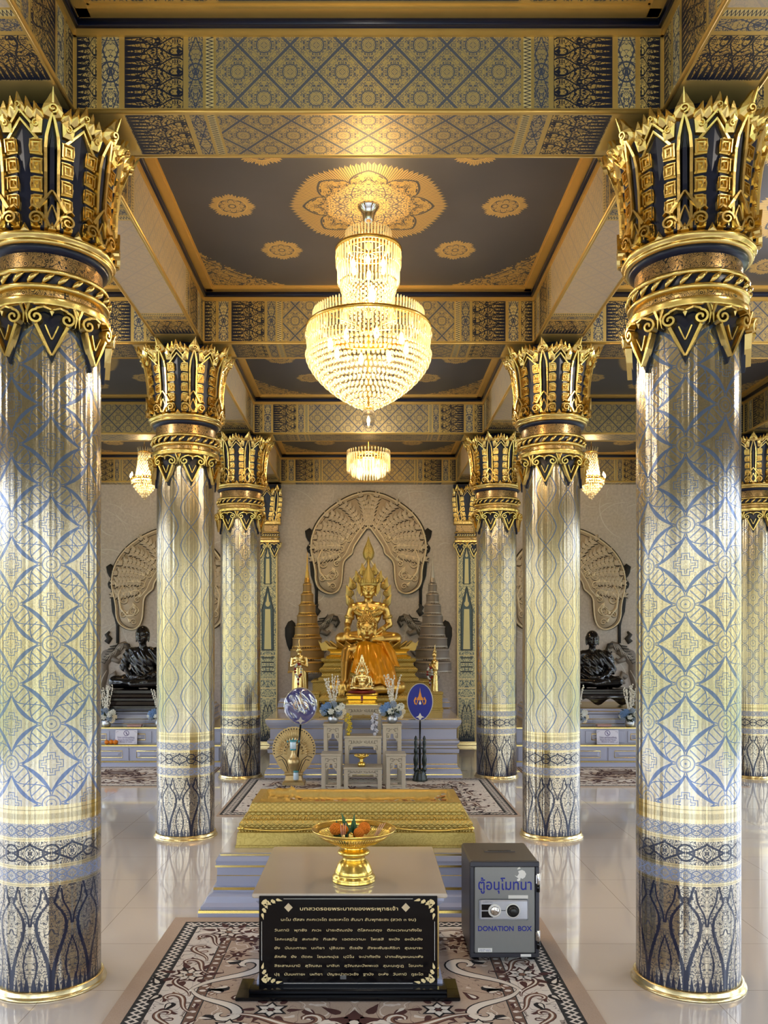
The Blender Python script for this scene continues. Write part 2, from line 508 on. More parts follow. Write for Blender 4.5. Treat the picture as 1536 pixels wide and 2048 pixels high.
    put(b,'Roughness',.10+nf*.13)
    put(b,'Coat Weight',.35); put(b,'Coat Roughness',.12)
    n2=tnoise(vec(th*3.0,z*.15,0),1.6,1)   # very slight out-of-round plaster gives the upright streaks
    hgt=n2*1.0+tnoise(vec(th*7.0,z*.2,2.0),1.5,0)*.35+nf*.03
    bump(b,hgt,.42,.03)
    return m
for k in range(3): M['shaft%d'%k]=shaft_material(('lattice','ogee','quatrefoil')[k]+'_gilded_shaft',k)

def floral_band():
    m,b=newmat('floral_gilt_band'); (x,y,z),_v=coords('Object')
    th=xat2(y,x); v2=vec(th*.24,z,0); d=tvor(v2,26,'F1'); tr=tracery(th*.24,z,70,.05)
    ros=xmax(xmax(inr(d,.0,.10),inr(d,.15,.24)),inr(d,.29,.38)); g=xmax(ros*(d<.40),tr*(d>.42))
    put(b,'Base Color',colmix((0.02,0.015,0.015),(0.66,0.43,0.18),g)); put(b,'Metallic',g*.9); put(b,'Roughness',.3); bump(b,g,.4,.003)
    return m
M['floral']=floral_band()

def floor_material():
    m,b=newmat('cream_polished_tile'); (x,y,z),_v=worldpos()
    gx=near((x+1.46)/.6)*.6; gy=near((y-4.505)/.6)*.6
    g=xmin(gx,gy)<.0016
    n=tnoise(_v,.8,4); n2=tnoise(_v,6,4)
    base=colmix(srgb(226,214,203),srgb(238,230,221),n)
    put(b,'Base Color',colmix(base,srgb(150,130,112),g*.8)); put(b,'Roughness',.06+n2*.05); put(b,'Specular IOR Level',.75)
    put(b,'Coat Weight',.6); put(b,'Coat Roughness',.03); put(b,'Coat IOR',1.6)
    return m
M['floor']=floor_material()

def wall_material():
    m,b=newmat('mural_wall'); (x,y,z),_v=worldpos()
    n=tnoise(_v,26,5,.65); n2=tnoise(_v,1.3,3); n3=tnoise(_v,9,5,.7,.8)
    c=colmix(srgb(146,134,128),srgb(222,212,202),n)
    c=colmix(c,srgb(172,154,122),X.m('MULTIPLY',n2-.45,2.2,clamp=True)*.45)
    # large joints of the painted slabs
    j=(xmin(near((z-.15)/1.05)*1.05,9.0)<.004)*(z<2.0)
    c=colmix(c,srgb(205,196,186),j*.5)
    put(b,'Base Color',c); put(b,'Roughness',.62); bump(b,n3,.15,.01)
    return m
M['wall']=wall_material()
M['plaster']=simple('plain_taupe_plaster',srgb(128,112,98),0,.6,4,.02,.03)
# ================================================================ setting
ZB,ZT,ZC=3.972,4.339,4.400      # beam underside, beam face top, ceiling panel
ROWS=[-1.98,1.02,4.02,7.02,10.02,13.02]; COLX=[-7.5,-4.5,-1.5,1.5,4.5,7.5]
HW=.175
mb=MB(); mb.box(-9,9,-5.2,13.6,-.1,0); struct(mb.build('floor',M['floor']))
mb=MB(); mb.box(-9,9,-5.2,13.6,ZC,ZC+.12); struct(mb.build('ceiling',M['ceiling']))
# transverse beams: one per row and bay (trim), pattern laid out from the bay's middle
def beam_mesh(L=1.325):
    a=MB(); a.smooth=False
    for s in (-1,1):   # faces
        y=s*HW
        a.m=0
        a.quad((-1.5,y,ZB),(1.5,y,ZB),(1.5,y,ZT),(-1.5,y,ZT),uv=((-1.5,0),(1.5,0),(1.5,1),(-1.5,1)))
    a.m=1
    a.quad((-1.5,-HW,ZB),(1.5,-HW,ZB),(1.5,HW,ZB),(-1.5,HW,ZB),uv=((-1.5,0),(1.5,0),(1.5,1),(-1.5,1)))
    # corner beads and the stepped crown moulding
    for s in (-1,1):
        a.m=2
        a.smooth=True
        a.tube([(-1.33,s*HW,ZB+.004),(0,s*HW,ZB+.004),(1.33,s*HW,ZB+.004)],.010,8)
        a.smooth=False
        a.box(-1.33,1.33,min(s*(HW-.01),s*(HW+.014)),max(s*(HW-.01),s*(HW+.014)),ZT-.028,ZT+.006)
        a.box(-1.29,1.29,min(s*HW,s*(HW+.088)),max(s*HW,s*(HW+.088)),ZT+.036,ZC)
        a.box(-1.285,1.285,min(s*HW,s*(HW+.098)),max(s*HW,s*(HW+.098)),ZT+.052,ZC)
        a.m=3; a.smooth=True
        a.tube([(-1.31,s*(HW+.012),ZT+.022),(0,s*(HW+.012),ZT+.022),(1.31,s*(HW+.012),ZT+.022)],.022,10)
        a.smooth=False
        a.box(-1.3,1.3,min(s*HW,s*(HW+.03)),max(s*HW,s*(HW+.03)),ZT+.004,ZT+.04)
    a.m=3; a.quad((-1.5,-HW,ZT),(-1.5,HW,ZT),(-1.5,HW,ZC),(-1.5,-HW,ZC))
    return a
bm_=beam_mesh(); src=bm_.build('trim_1',[M['beam'],M['soffit'],M['trimgold'],M['navy']]); src.location=(0,ROWS[2],0); struct(src)
side_me=src.data.copy(); side_me.materials[0]=M['beam_glare']; side_me.materials[1]=M['soffit_glare']
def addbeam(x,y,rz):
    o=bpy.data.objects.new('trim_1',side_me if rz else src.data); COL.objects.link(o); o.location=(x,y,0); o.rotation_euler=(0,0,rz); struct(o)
for yr in ROWS:
    for xb in (-6,-3,0,3,6):
        if (xb,yr)!=(0,ROWS[2]): addbeam(xb,yr,0)
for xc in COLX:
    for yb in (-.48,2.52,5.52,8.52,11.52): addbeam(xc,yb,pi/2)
# back wall and its plain plinth, side and front walls with tall openings to the garden
mb=MB(); mb.box(-7.4,7.4,13.04,13.3,0,ZB+.02); struct(mb.build('wall_back',M['wall']))
def pier_wall(name,axis,c,spans,lo,hi):
    a=MB()
    def bx(a0,a1,z0,z1):
        if axis=='x': a.box(c-.1,c+.1,a0,a1,z0,z1)
        else: a.box(a0,a1,c-.1,c+.1,z0,z1)
    s0=spans[0][0]-.3; 
    prev=lo
    for (p,q) in spans:
        bx(prev,p,0,3.4); prev=q
    bx(prev,hi,0,3.4); bx(lo,hi,3.4,ZC)
    return struct(a.build(name,M['plaster']))
yy=[(-3.4,-1.6),(-.4,1.4),(2.6,4.4),(5.6,7.4),(8.6,10.4),(11.3,12.6)]
pier_wall('wall_left','x',-7.5,yy,-5.2,13.3); pier_wall('wall_right','x',7.5,yy,-5.2,13.3)
pier_wall('wall_front','y',-4.2,[(-6.6,-5.4),(-3.8,-2.2),(-1.3,1.3),(2.2,3.8),(5.4,6.6)],-7.5,7.5)
# window frames in the openings
def frame(name,axis,c,a0,a1):
    a=MB(); w=.05
    for p in (a0+w/2,(a0+a1)/2,a1-w/2):
        if axis=='x': a.box(c-.03,c+.03,p-w/2,p+w/2,0,3.4)
        else: a.box(p-w/2,p+w/2,c-.03,c+.03,0,3.4)
    for z in (2.5,3.37):
        if axis=='x': a.box(c-.03,c+.03,a0,a1,z-.03,z+.03)
        else: a.box(a0,a1,c-.03,c+.03,z-.03,z+.03)
    struct(a.build(name,M['gold_dark']))
for i,(p,q) in enumerate(yy):
    frame('window_%d'%(i*2+1),'x',-7.5,p,q); frame('window_%d'%(i*2+2),'x',7.5,p,q)
frame('door_1','y',-4.2,-1.3,1.3)
# lawn outside
g=MB(); g.box(-40,40,-40,45,-.35,-.15); m_=simple('lawn_green',srgb(150,158,120),0,.9,3,.1,.35); struct(g.build('ground',m_))

# ---------------------------------------------------------------- camera, world, render look
cam=bpy.data.cameras.new('camera'); co=bpy.data.objects.new('camera',cam); COL.objects.link(co)
co.location=(0,0,1.6); co.rotation_euler=(pi/2,0,0)
cam.sensor_fit='VERTICAL'; cam.sensor_height=24; cam.lens=24*FPX/2048
cam.shift_y=(1280-1024)/2048; cam.shift_x=(768-737)/2048
cam.clip_start=.05; cam.clip_end=200
SC.camera=co
w=bpy.data.worlds.new('world'); SC.world=w; w.use_nodes=True; nt=w.node_tree; X.nt=nt
bg=nt.nodes['Background']
(x,y,z),_v=coords('Generated')
n=tnoise(_v,4,4)
skyc=colmix((0.55,0.72,1.0),(1.0,1.0,1.0),X.m('MULTIPLY',n-.35,2.4,clamp=True))
tree=colmix((0.10,0.13,0.05),(0.66,0.64,0.44),tnoise(_v,14,4))
hz=X.m('MULTIPLY',z+.02-tnoise(_v,7,2)*.16,14,clamp=True)
nt.links.new(colmix(tree,skyc,hz),bg.inputs['Color'])
bg.inputs['Strength'].default_value=WORLD_STR
vs=SC.view_settings; vs.view_transform='Standard'; vs.look='None'; vs.gamma=1; vs.exposure=EXPOSURE; vs.use_curve_mapping=False
SC.cycles.max_bounces=8; SC.cycles.diffuse_bounces=4; SC.cycles.glossy_bounces=4; SC.cycles.transparent_max_bounces=12
SC.cycles.sample_clamp_indirect=6; SC.cycles.caustics_reflective=False; SC.cycles.caustics_refractive=False
def plight(name,loc,power,col,rad,parent=None):
    l=bpy.data.lights.new(name,'POINT'); l.energy=power; l.color=col; l.shadow_soft_size=rad
    o=bpy.data.objects.new(name,l); COL.objects.link(o); o.location=loc
    if parent: o.parent=parent
    return o

# unseen point lights added as fill to brighten floor, ceiling and walls
for lx,ly in ((0,2.3),(-3,2.5),(3,2.5),(0,-.5),(-3,5.5),(3,5.5),(-6,5.5),(6,5.5),(0,8.52)):
    plight('fill_light',(lx,ly,3.95 if ly<8 else 4.1),FILL_POWER*(.5 if ly>8 else (.35 if lx==0 else (.7 if ly<5 else 1))),(1,.90,.77),.12)
# ================================================================ columns
def interp(tab,z):
    if z<=tab[0][0]: return tab[0][1]
    for (z0,r0),(z1,r1) in zip(tab,tab[1:]):
        if z<=z1:
            t=(z-z0)/(z1-z0); t=t*t*(3-2*t) if False else t
            return r0+(r1-r0)*t
    return tab[-1][1]
BELL=[(3.34,.262),(3.45,.262),(3.60,.266),(3.70,.275),(3.78,.290),(3.85,.315),(3.90,.335),(3.96,.362)]
def bellfn(s,z,d):
    a=s/.285; r=interp(BELL,z)+d
    return (r*sin(a),-r*cos(a),z)
HANG=[(2.80,.236),(2.95,.246),(3.05,.262),(3.12,.265)]
def hangfn(s,z,d):
    a=s/.262; r=interp(HANG,z)+d
    return (r*sin(a),-r*cos(a),z)
def leaf(cx,cz,w,h,tilt=0.0,n=5):
    """pointed flame outline, base at (cx,cz)"""
    L=[]
    prof=[(0,0),(.42,.10),(.50,.28),(.40,.48),(.24,.66),(.14,.82),(0,1)]
    pts=[(-x*w,y*h) for x,y in prof[:0:-1]][::1]
    right=[(x*w,y*h) for x,y in prof]
    left=[(-x*w,y*h) for x,y in prof[1:-1]][::-1]
    out=right+left
    c,s=cos(tilt),sin(tilt)
    return [(cx+x*c+y*s*-1*-1,cz-x*s+y*c) if True else 0 for x,y in out]
def spiral(cx,cz,r0,r1,turns,a0,dirn=1,n=22):
    return [(cx+(r0+(r1-r0)*t)*cos(a0+dirn*2*pi*turns*t),cz+(r0+(r1-r0)*t)*sin(a0+dirn*2*pi*turns*t)) for t in [k/n for k in range(n+1)]]

def main_petal(fn=bellfn):
    a=MB()
    a.m=1   # navy blade behind
    out=[(-.080,3.40),(.080,3.40),(.084,3.78),(.05,3.86),(0,3.93),(-.05,3.86),(-.084,3.78)]
    a.smooth=False; a.relief(out,fn,-.02,.012,.1,.0)
    a.m=1; a.strip([(0,3.40),(0,3.6),(0,3.75),(0,3.81)],[.034,.034,.030,.004],fn,.010,.030)
    a.m=0
    for s in (-1,1):
        a.strip([(s*.024,3.40),(s*.024,3.52),(s*.024,3.64),(s*.024,3.74),(s*.020,3.79),(s*.010,3.835),(s*.001,3.87)],[.021]*4+[.020,.017,.010],fn,.010,.042)
        for k in range(5):
            z0=3.402+k*.077; x0,x1=.034,.088
            o=[(s*x0,z0),(s*x1,z0+.004),(s*(x1+.004),z0+.036),(s*(x1-.001),z0+.066),(s*(x1-.016),z0+.074),(s*x0,z0+.072)]
            if s<0: o=o[::-1]
            a.relief(o,fn,.006,.024,.28,-.004)
            a.strip([(s*(x0+.006),z0+.010),(s*(x0+.006),z0+.062),(s*(x1-.006),z0+.060),(s*(x1-.005),z0+.014),(s*(x0+.018),z0+.016),(s*(x0+.018),z0+.048),(s*(x1-.018),z0+.046),(s*(x1-.019),z0+.030)],[.008,.009,.009,.008,.008,.008,.008,.008],fn,.018,.034)
        # slanting block and flame at the shoulder
        o=[(s*.036,3.795),(s*.078,3.79),(s*.082,3.825),(s*.052,3.868),(s*.030,3.85)]
        if s<0:o=o[::-1]
        a.relief(o,fn,.008,.032,.4,.006)
        a.strip(spiral(s*.056,3.825,.014,.003,1,pi/2,-s,8),.007,fn,.03,.044)
        a.relief(leaf(s*.043,3.845,.044,.075,s*.25),fn,.008,.022,.4,.016)
    a.relief(leaf(0,3.850,.078,.112),fn,.016,.032,.4,.018)
    a.strip(spiral(0,3.884,.017,.004,1.2,-pi/2,1,12),.009,fn,.04,.056)
    a.strip([(0,3.90),(0,3.93),(0,3.955)],[.012,.009,.002],fn,.044,.056)
    return a
def chevron_petal(fn=bellfn):
    a=MB(); a.smooth=False
    a.m=1
    a.relief([(-.046,3.38),(.046,3.38),(.052,3.80),(0,3.88),(-.052,3.80)],fn,-.02,.004,.1,.010)
    a.m=0
    for dz,w in ((0,.020),(.032,.018)):
        a.strip([(-.058,3.775+dz),(0,3.845+dz),(.058,3.775+dz)],w,fn,.004,.030)
    a.relief(leaf(0,3.862,.042,.085),fn,.006,.022,.4,.016)
    a.strip(spiral(0,3.888,.010,.003,1,-pi/2,1,8),.006,fn,.034,.046)
    for s in (-1,1):
        a.relief(leaf(s*.034,3.845,.040,.090,s*-.10),fn,.004,.020,.4,.014)
        a.relief(leaf(s*.062,3.820,.032,.080,s*.18),fn,.000,.018,.4,.012)
    # little tooth at the foot
    a.relief([(-.022,3.385),(.022,3.385),(0,3.425)],fn,.012,.03,.3,.006)
    return a
def scroll_leaf(f0=bellfn):
    a=MB(); fn=lambda s,z,d: f0(s,z,d+.012); a.smooth=False
    a.m=1; a.relief([(-.05,3.40),(.05,3.40),(.03,3.47),(0,3.53),(-.03,3.47)],fn,.0,.022,.2,.0)
    a.m=0
    for s in (-1,1):
        a.strip([(s*.052,3.475),(s*.030,3.515),(s*.001,3.56)],[.026,.022,.010],fn,.006,.044)
        a.strip([(s*.022,3.43),(s*.014,3.465),(s*.001,3.50)],[.011,.011,.007],fn,.014,.036)
        a.strip([(s*.004,3.395),(s*.012,3.41),(s*.024,3.44)]+spiral(s*.060,3.432,.030,.006,1.45,pi if s>0 else 0,-s,20),[.010,.014,.017]+[.017-.0004*k for k in range(21)],fn,.008,.046)
        a.strip([(s*.052,3.478),(s*.075,3.49),(s*.088,3.475)],[.02,.016,.004],fn,.006,.036)
    a.relief([(-.016,3.392),(.016,3.392),(0,3.425)],fn,.016,.04,.3,.006)
    return a
def hang_petal(fn=hangfn):
    a=MB(); a.smooth=False
    a.m=1
    a.relief([(-.102,3.08),(.102,3.08),(.060,2.955),(.0,2.825),(-.060,2.955)],fn,-.02,.010,.05,.0)
    a.m=0
    for s in (-1,1):
        a.strip([(s*.062,2.985),(s*.036,2.925),(s*.001,2.855)],[.024,.024,.012],fn,.004,.032)
        a.strip([(s*.026,2.985),(s*.014,2.955),(s*.001,2.925)],[.010,.011,.008],fn,.006,.026)
        a.strip([(s*.003,3.045),(s*.03,3.055),(s*.055,3.047)]+spiral(s*.058,3.012,.030,.005,1.35,pi/2,-s,18),[.012,.016,.017]+[.016]*19,fn,.006,.042)
        a.strip([(s*.085,3.07),(s*.098,3.03),(s*.094,2.99)],[.018,.016,.004],fn,.006,.030)
    a.relief([(-.020,3.065),(0,3.02),(.020,3.065)],fn,.01,.03,.3,.008)
    a.m=0; a.relief([(.096,3.075),(.108,3.03),(.118,3.075)],fn,.005,.02,.3,.004)
    return a
def ropering():
    a=MB(); zc=3.196
    a.m=0
    for z in (3.228,3.162): a.lathe([(.236,z-.013),(.266,z-.011),(.272,z),(.266,z+.011),(.236,z+.013)],64,cap=False)
    a.m=1; a.lathe([(.252,3.165),(.258,3.196),(.252,3.228)],64,cap=False)
    a.m=0
    n=26
    for k in range(n):
        A=2*pi*k/n; P=[]
        for t in range(7):
            u=t/6; ang=A+.20*u; z=3.175+.042*u; r=.262+.010*sin(pi*u)
            P.append((r*sin(ang),-r*cos(ang),z))
        a.tube(P,[.004,.010,.012,.012,.010,.008,.003],6)
    return a
mp=main_petal(); cp=chevron_petal(); sl=scroll_leaf(); hp=hang_petal(); rr=ropering()
GN=[M['gold'],M['navy']]
me_mp=mp.mesh('crown_petal',GN); me_cp=cp.mesh('chevron_leaf',GN); me_sl=sl.mesh('scroll_leaf',GN); me_hp=hp.mesh('hanging_petal',GN); me_rr=rr.mesh('rope_ring',GN)
a=MB(); a.lathe([(.2325,.0),(.2325,3.12)],72,cap=False); me_sh=a.mesh('shaft',[M['shaft0']])
shafts=[me_sh]
for k in (1,2):
    c_=me_sh.copy(); c_.materials.clear(); c_.materials.append(M['shaft%d'%k]); shafts.append(c_)
a=MB(); a.lathe([(.236,.0),(.258,.0),(.258,.007),(.250,.014),(.247,.018),(.246,.034),(.242,.038),(.233,.039)],64,cap=False); me_br=a.mesh('base_ring',[M['gold_pale']])
a=MB(); a.lathe([(.236,3.07),(.239,3.09),(.239,3.34),(.236,3.35)],64,cap=False); me_nb=a.mesh('neck_band',[M['floral']])
a=MB(); a.m=0; a.lathe([(.236,3.072),(.262,3.072),(.272,3.085),(.266,3.10),(.272,3.108),(.262,3.118),(.236,3.125)],64,cap=False)
me_lr=a.mesh('lower_ring',GN)
a=MB(); a.m=1; a.lathe([(.238,3.315),(.262,3.325),(.268,3.345),(.25,3.35)],64,cap=False); a.m=0
a.lathe([(.25,3.345),(.276,3.340),(.287,3.347),(.287,3.356),(.281,3.360),(.281,3.364),(.295,3.370),(.298,3.380),(.294,3.390),(.282,3.394),(.276,3.402),(.25,3.402)],64,cap=False,wav=lambda A,z:1+.012*cos(8*A+pi) if z>3.36 else 1)
me_ur=a.mesh('crown_ring',GN)
a=MB(); a.lathe([(.24,3.38)]+[(r-.012,z) for z,r in BELL if z>3.4 and z<3.93]+[(.30,3.94),(.22,3.95),(.22,3.972)],48,cap=True); me_bell=a.mesh('bell_core',[M['navy']])
def column(x,y,kind,label):
    t=empty('column',(x,y,0),0,label,'column','gilded columns carrying the ceiling beams')
    for nm,me in (('shaft',shafts[kind]),('base_ring',me_br),('neck_band',me_nb),('lower_ring',me_lr),('rope_ring',me_rr),('crown_ring',me_ur),('bell_core',me_bell)):
        o=bpy.data.objects.new(nm,me); COL.objects.link(o); o.parent=t
    for k in range(8):
        r=(k+.5)*pi/4
        for nm,me,dr in (('crown_petal',me_mp,0),('chevron_leaf',me_cp,pi/8),('scroll_leaf',me_sl,0),('hanging_petal',me_hp,0)):
            o=bpy.data.objects.new(nm,me); COL.objects.link(o); o.parent=t; o.rotation_euler=(0,0,r+dr)
    return t
column(-1.5,4.02,0,'large gilded column with blue diamond lattice, nearest on the left')
column(1.5,4.02,0,'large gilded column with blue diamond lattice, nearest on the right, beyond the donation safe')
column(-1.5,7.02,1,'gilded column with pointed oval tracery, second back on the left of the aisle')
column(1.5,7.02,1,'gilded column with pointed oval tracery, second back on the right of the aisle')
column(-1.5,10.02,2,'gilded column with quatrefoil rings, third back, left of the stepped altar')
column(1.5,10.02,2,'gilded column with quatrefoil rings, third back, right of the stepped altar')
column(4.5,10.02,2,'gilded column with quatrefoil rings, cut off by the right edge of the photo')
# ================================================================ chandeliers
def crystal_mat():
    m=bpy.data.materials.new('cut_crystal'); m.use_nodes=True; nt=m.node_tree; X.nt=nt; nt.nodes.clear()
    o=nt.nodes.new('ShaderNodeOutputMaterial')
    tl=nt.nodes.new('ShaderNodeBsdfTranslucent'); tl.inputs[0].default_value=(1.0,.90,.66,1)
    tp=nt.nodes.new('ShaderNodeBsdfTransparent'); tp.inputs[0].default_value=(1,.96,.86,1)
    gl=nt.nodes.new('ShaderNodeBsdfGlossy'); gl.inputs[0].default_value=(1,.95,.8,1); gl.inputs[1].default_value=.12
    a=nt.nodes.new('ShaderNodeMixShader'); a.inputs[0].default_value=.42; b=nt.nodes.new('ShaderNodeMixShader'); b.inputs[0].default_value=.30
    nt.links.new(tp.outputs[0],a.inputs[1]); nt.links.new(tl.outputs[0],a.inputs[2])
    nt.links.new(a.outputs[0],b.inputs[1]); nt.links.new(gl.outputs[0],b.inputs[2]); nt.links.new(b.outputs[0],o.inputs[0])
    return m
def emis(name,col,st):
    m=bpy.data.materials.new(name); m.use_nodes=True; nt=m.node_tree; b=nt.nodes['Principled BSDF']
    b.inputs['Base Color'].default_value=(1,.9,.7,1); b.inputs['Emission Color'].default_value=tuple(col)+(1,); b.inputs['Emission Strength'].default_value=st
    return m
M['crystal']=crystal_mat(); M['bulb']=emis('warm_lit_bulb',(1,.72,.34),28)
WARM=(1.0,.70,.36)
def bead_ring(a,R,z,r,n,stretch=1.0,ph=0):
    for k in range(n):
        A=2*pi*(k+ph)/n; a.ell((R*cos(A),R*sin(A),z),(r,r,r*stretch),6,4)
def rod_ring(a,R,z0,z1,r,n,tilt=0.0,point=True):
    for k in range(n):
        A=2*pi*k/n; c,s=cos(A),sin(A)
        P=[(R*c,R*s,z0),((R+tilt*.9)*c,(R+tilt*.9)*s,z0+(z1-z0)*.88),((R+tilt)*c,(R+tilt)*s,z1)]
        a.tube(P,[r,r,r*.15 if point else r],5)
def flame_bulb(parent,p,s=1.0):
    a=MB(); a.lathe([(0,0),(.010*s,.006*s),(.015*s,.022*s),(.010*s,.045*s),(.003*s,.062*s),(0,.066*s)],10)
    o=a.build('bulb',M['bulb'],parent,loc=p); return o
def big_chandelier():
    z0=ZC
    t=empty('chandelier',(0,5.52,0),0,'large two-tier crystal chandelier hanging from the golden ceiling medallion, glass globe at its tip','chandelier')
    a=MB(); a.lathe([(.0,z0),(.072,z0),(.070,z0-.012),(.052,z0-.03),(.040,z0-.06),(.034,z0-.09),(.024,z0-.105),(.008,z0-.115),(.006,4.10),(0,4.10)],32); a.build('canopy',M['chrome'],t)
    a=MB()
    for R,z in ((.145,4.12),(.210,4.118),(.355,3.625),(.400,3.612)):
        a.lathe([(R-.012,z-.010),(R,z-.012),(R+.006,z),(R,z+.010),(R-.012,z+.010)],56,cap=False)
    for k in range(8):
        A=2*pi*k/8; a.tube([(0,0,4.10),(.1*cos(A),.1*sin(A),4.11),(.21*cos(A),.21*sin(A),4.118)],.004,5); a.tube([(0,0,3.60),(.2*cos(A),.2*sin(A),3.605),(.4*cos(A),.4*sin(A),3.612)],.004,5)
    a.tube([(0,0,4.12),(0,0,3.6),(0,0,3.08)],.008,8)
    a.build('frame',M['gold_smooth'],t)
    a=MB(); rod_ring(a,.143,4.12,4.235,.0055,44,.004); a.build('crown_of_rods',M['crystal'],t)
    a=MB(); rod_ring(a,.352,3.625,3.712,.0055,96,.006); a.build('crown_of_rods',M['crystal'],t)
    a=MB(); rod_ring(a,.206,4.10,3.99,.006,56); rod_ring(a,.196,4.0,3.89,.006,52); rod_ring(a,.176,3.90,3.84,.006,44); a.build('prism_curtain',M['crystal'],t)
    a=MB(); 
    for k in range(15):
        u=k/14; R=.168-.012*sin(pi*u)+.03*max(0,u-.6); bead_ring(a,R,3.86-.20*u,.0085,30,1.1,k%2*.5)
    a.build('bead_neck',M['crystal'],t)
    for R,z,n,nm in ((.212,4.045,10,1),(.404,3.545,18,1)):
        for k in range(n):
            A=2*pi*(k+.5)/n; b=MB(); b.ell((0,0,0),(.021,.009,.027),10,6); b.tube([(0,0,.027),(0,0,.05)],.003,5)
            b.build('oval_pendant',M['crystal'],t,loc=(R*cos(A),R*sin(A),z),rz=A+pi/2)
    a=MB(); rod_ring(a,.396,3.60,3.505,.006,100); rod_ring(a,.392,3.51,3.43,.006,96); a.build('prism_curtain',M['crystal'],t)
    prof=[(.398,3.435),(.392,3.405),(.380,3.375),(.362,3.345),(.340,3.315),(.314,3.285),(.284,3.255),(.250,3.226),(.214,3.198),(.176,3.172),(.136,3.148),(.094,3.124),(.05,3.104)]
    for i in range(0,len(prof),3):
        a=MB()
        for j,(R,z) in enumerate(prof[i:i+3]): bead_ring(a,R,z,.0125,max(8,int(2*pi*R/.029)),1.25,(i+j)%2*.5)
        a.build('bead_tier',M['crystal'],t)
    a=MB(); a.lathe([(0,3.105),(.02,3.10),(.024,3.085),(.0,3.08)],16); a.build('finial_cap',M['gold_smooth'],t)
    g=simple('clear_globe_glass',(1,.95,.9),0,.03); g.node_tree.nodes['Principled BSDF'].inputs['Transmission Weight'].default_value=.9; g.node_tree.nodes['Principled BSDF'].inputs['IOR'].default_value=1.1
    a=MB(); a.lathe([(.018,3.088),(.038,3.07),(.046,3.035),(.042,3.0),(.026,2.975),(.01,2.968),(0,2.966)],24,cap=False); a.build('globe',g,t)
    flame_bulb(t,(0,0,3.0),.7)
    for k in range(6):
        A=2*pi*k/6+.5; flame_bulb(t,(.11*cos(A),.11*sin(A),3.98),1.0)
    for k in range(8):
        A=2*pi*k/8+.2; flame_bulb(t,(.25*cos(A),.25*sin(A),3.46),1.2)
    flame_bulb(t,(.02,-.13,3.72),1.8)
    for z,p,r in ((3.42,CH,.10),(3.98,CH*.45,.07)): plight('chandelier_light',(0,0,z),p,WARM,r,t)
    return t
big_chandelier()
def drum_chandelier():
    t=empty('chandelier',(0,11.52,0),0,'drum-shaped crystal chandelier of hanging icicle rods above the golden altar','chandelier')
    a=MB(); a.lathe([(0,ZC),(.06,ZC),(.055,ZC-.03),(.008,ZC-.04),(.006,4.10),(0,4.10)],20)
    for R,z in ((.27,4.09),(.20,4.10)): a.lathe([(R-.012,z-.01),(R,z-.01),(R+.004,z),(R-.012,z+.01)],40,cap=False)
    for k in range(6):
        A=2*pi*k/6; a.tube([(0,0,4.12),(.27*cos(A),.27*sin(A),4.09)],.005,5)
    a.build('frame',M['gold_smooth'],t)
    a=MB(); rod_ring(a,.285,4.07,4.15,.010,40); a.build('crown_of_rods',M['crystal'],t)
    a=MB(); rod_ring(a,.285,4.09,3.86,.011,44); a.build('icicle_curtain',M['crystal'],t)
    a=MB(); rod_ring(a,.22,4.0,3.80,.011,34); rod_ring(a,.14,3.96,3.77,.011,22); a.build('icicle_curtain',M['crystal'],t)
    for k in range(6):
        A=2*pi*k/6; flame_bulb(t,(.13*cos(A),.13*sin(A),3.96),1.2)
    plight('chandelier_light',(0,0,3.93),CH*.85,WARM,.08,t)
drum_chandelier()
def side_chandelier(x,label):
    t=empty('chandelier',(x,11.52,0),0,label,'chandelier')
    a=MB(); a.lathe([(0,ZC),(.045,ZC),(.04,ZC-.02),(.006,ZC-.03),(.004,4.2),(.004,3.55),(0,3.55)],16)
    for R,z in ((.085,4.13),(.115,3.80),(.17,3.76),(.15,3.70)): a.lathe([(R-.01,z-.008),(R,z-.008),(R+.004,z),(R-.01,z+.008)],32,cap=False)
    for k in range(8):
        A=2*pi*k/8; a.tube([(.0,.0,3.70),(.09*cos(A),.09*sin(A),3.68),(.18*cos(A),.18*sin(A),3.74),(.185*cos(A),.185*sin(A),3.78)],.005,6)
    a.build('frame',M['gold_smooth'],t)
    a=MB(); rod_ring(a,.08,4.12,4.19,.006,16,.012); a.build('crown_of_rods',M['crystal'],t)
    a=MB()
    for k in range(14): bead_ring(a,.078+.035*(k/13)**1.4,4.10-.30*k/13,.010,18,1.2,k%2*.5)
    a.build('bead_column',M['crystal'],t)
    a=MB()
    for i,(R,z) in enumerate(((.165,3.74),(.160,3.70),(.135,3.665),(.11,3.63),(.085,3.60),(.06,3.57),(.03,3.535),(.008,3.50))): bead_ring(a,R,z,.013,max(5,int(2*pi*R/.03)),1.3,i%2*.5)
    a.build('bead_bowl',M['crystal'],t)
    for k in range(8):
        A=2*pi*k/8; flame_bulb(t,(.185*cos(A),.185*sin(A),3.785),.9)
    plight('chandelier_light',(0,0,3.82),CH*.45,WARM,.06,t)
side_chandelier(-3.02,'small crystal chandelier above the left side altar')
side_chandelier(3.0,'small crystal chandelier above the right side altar')
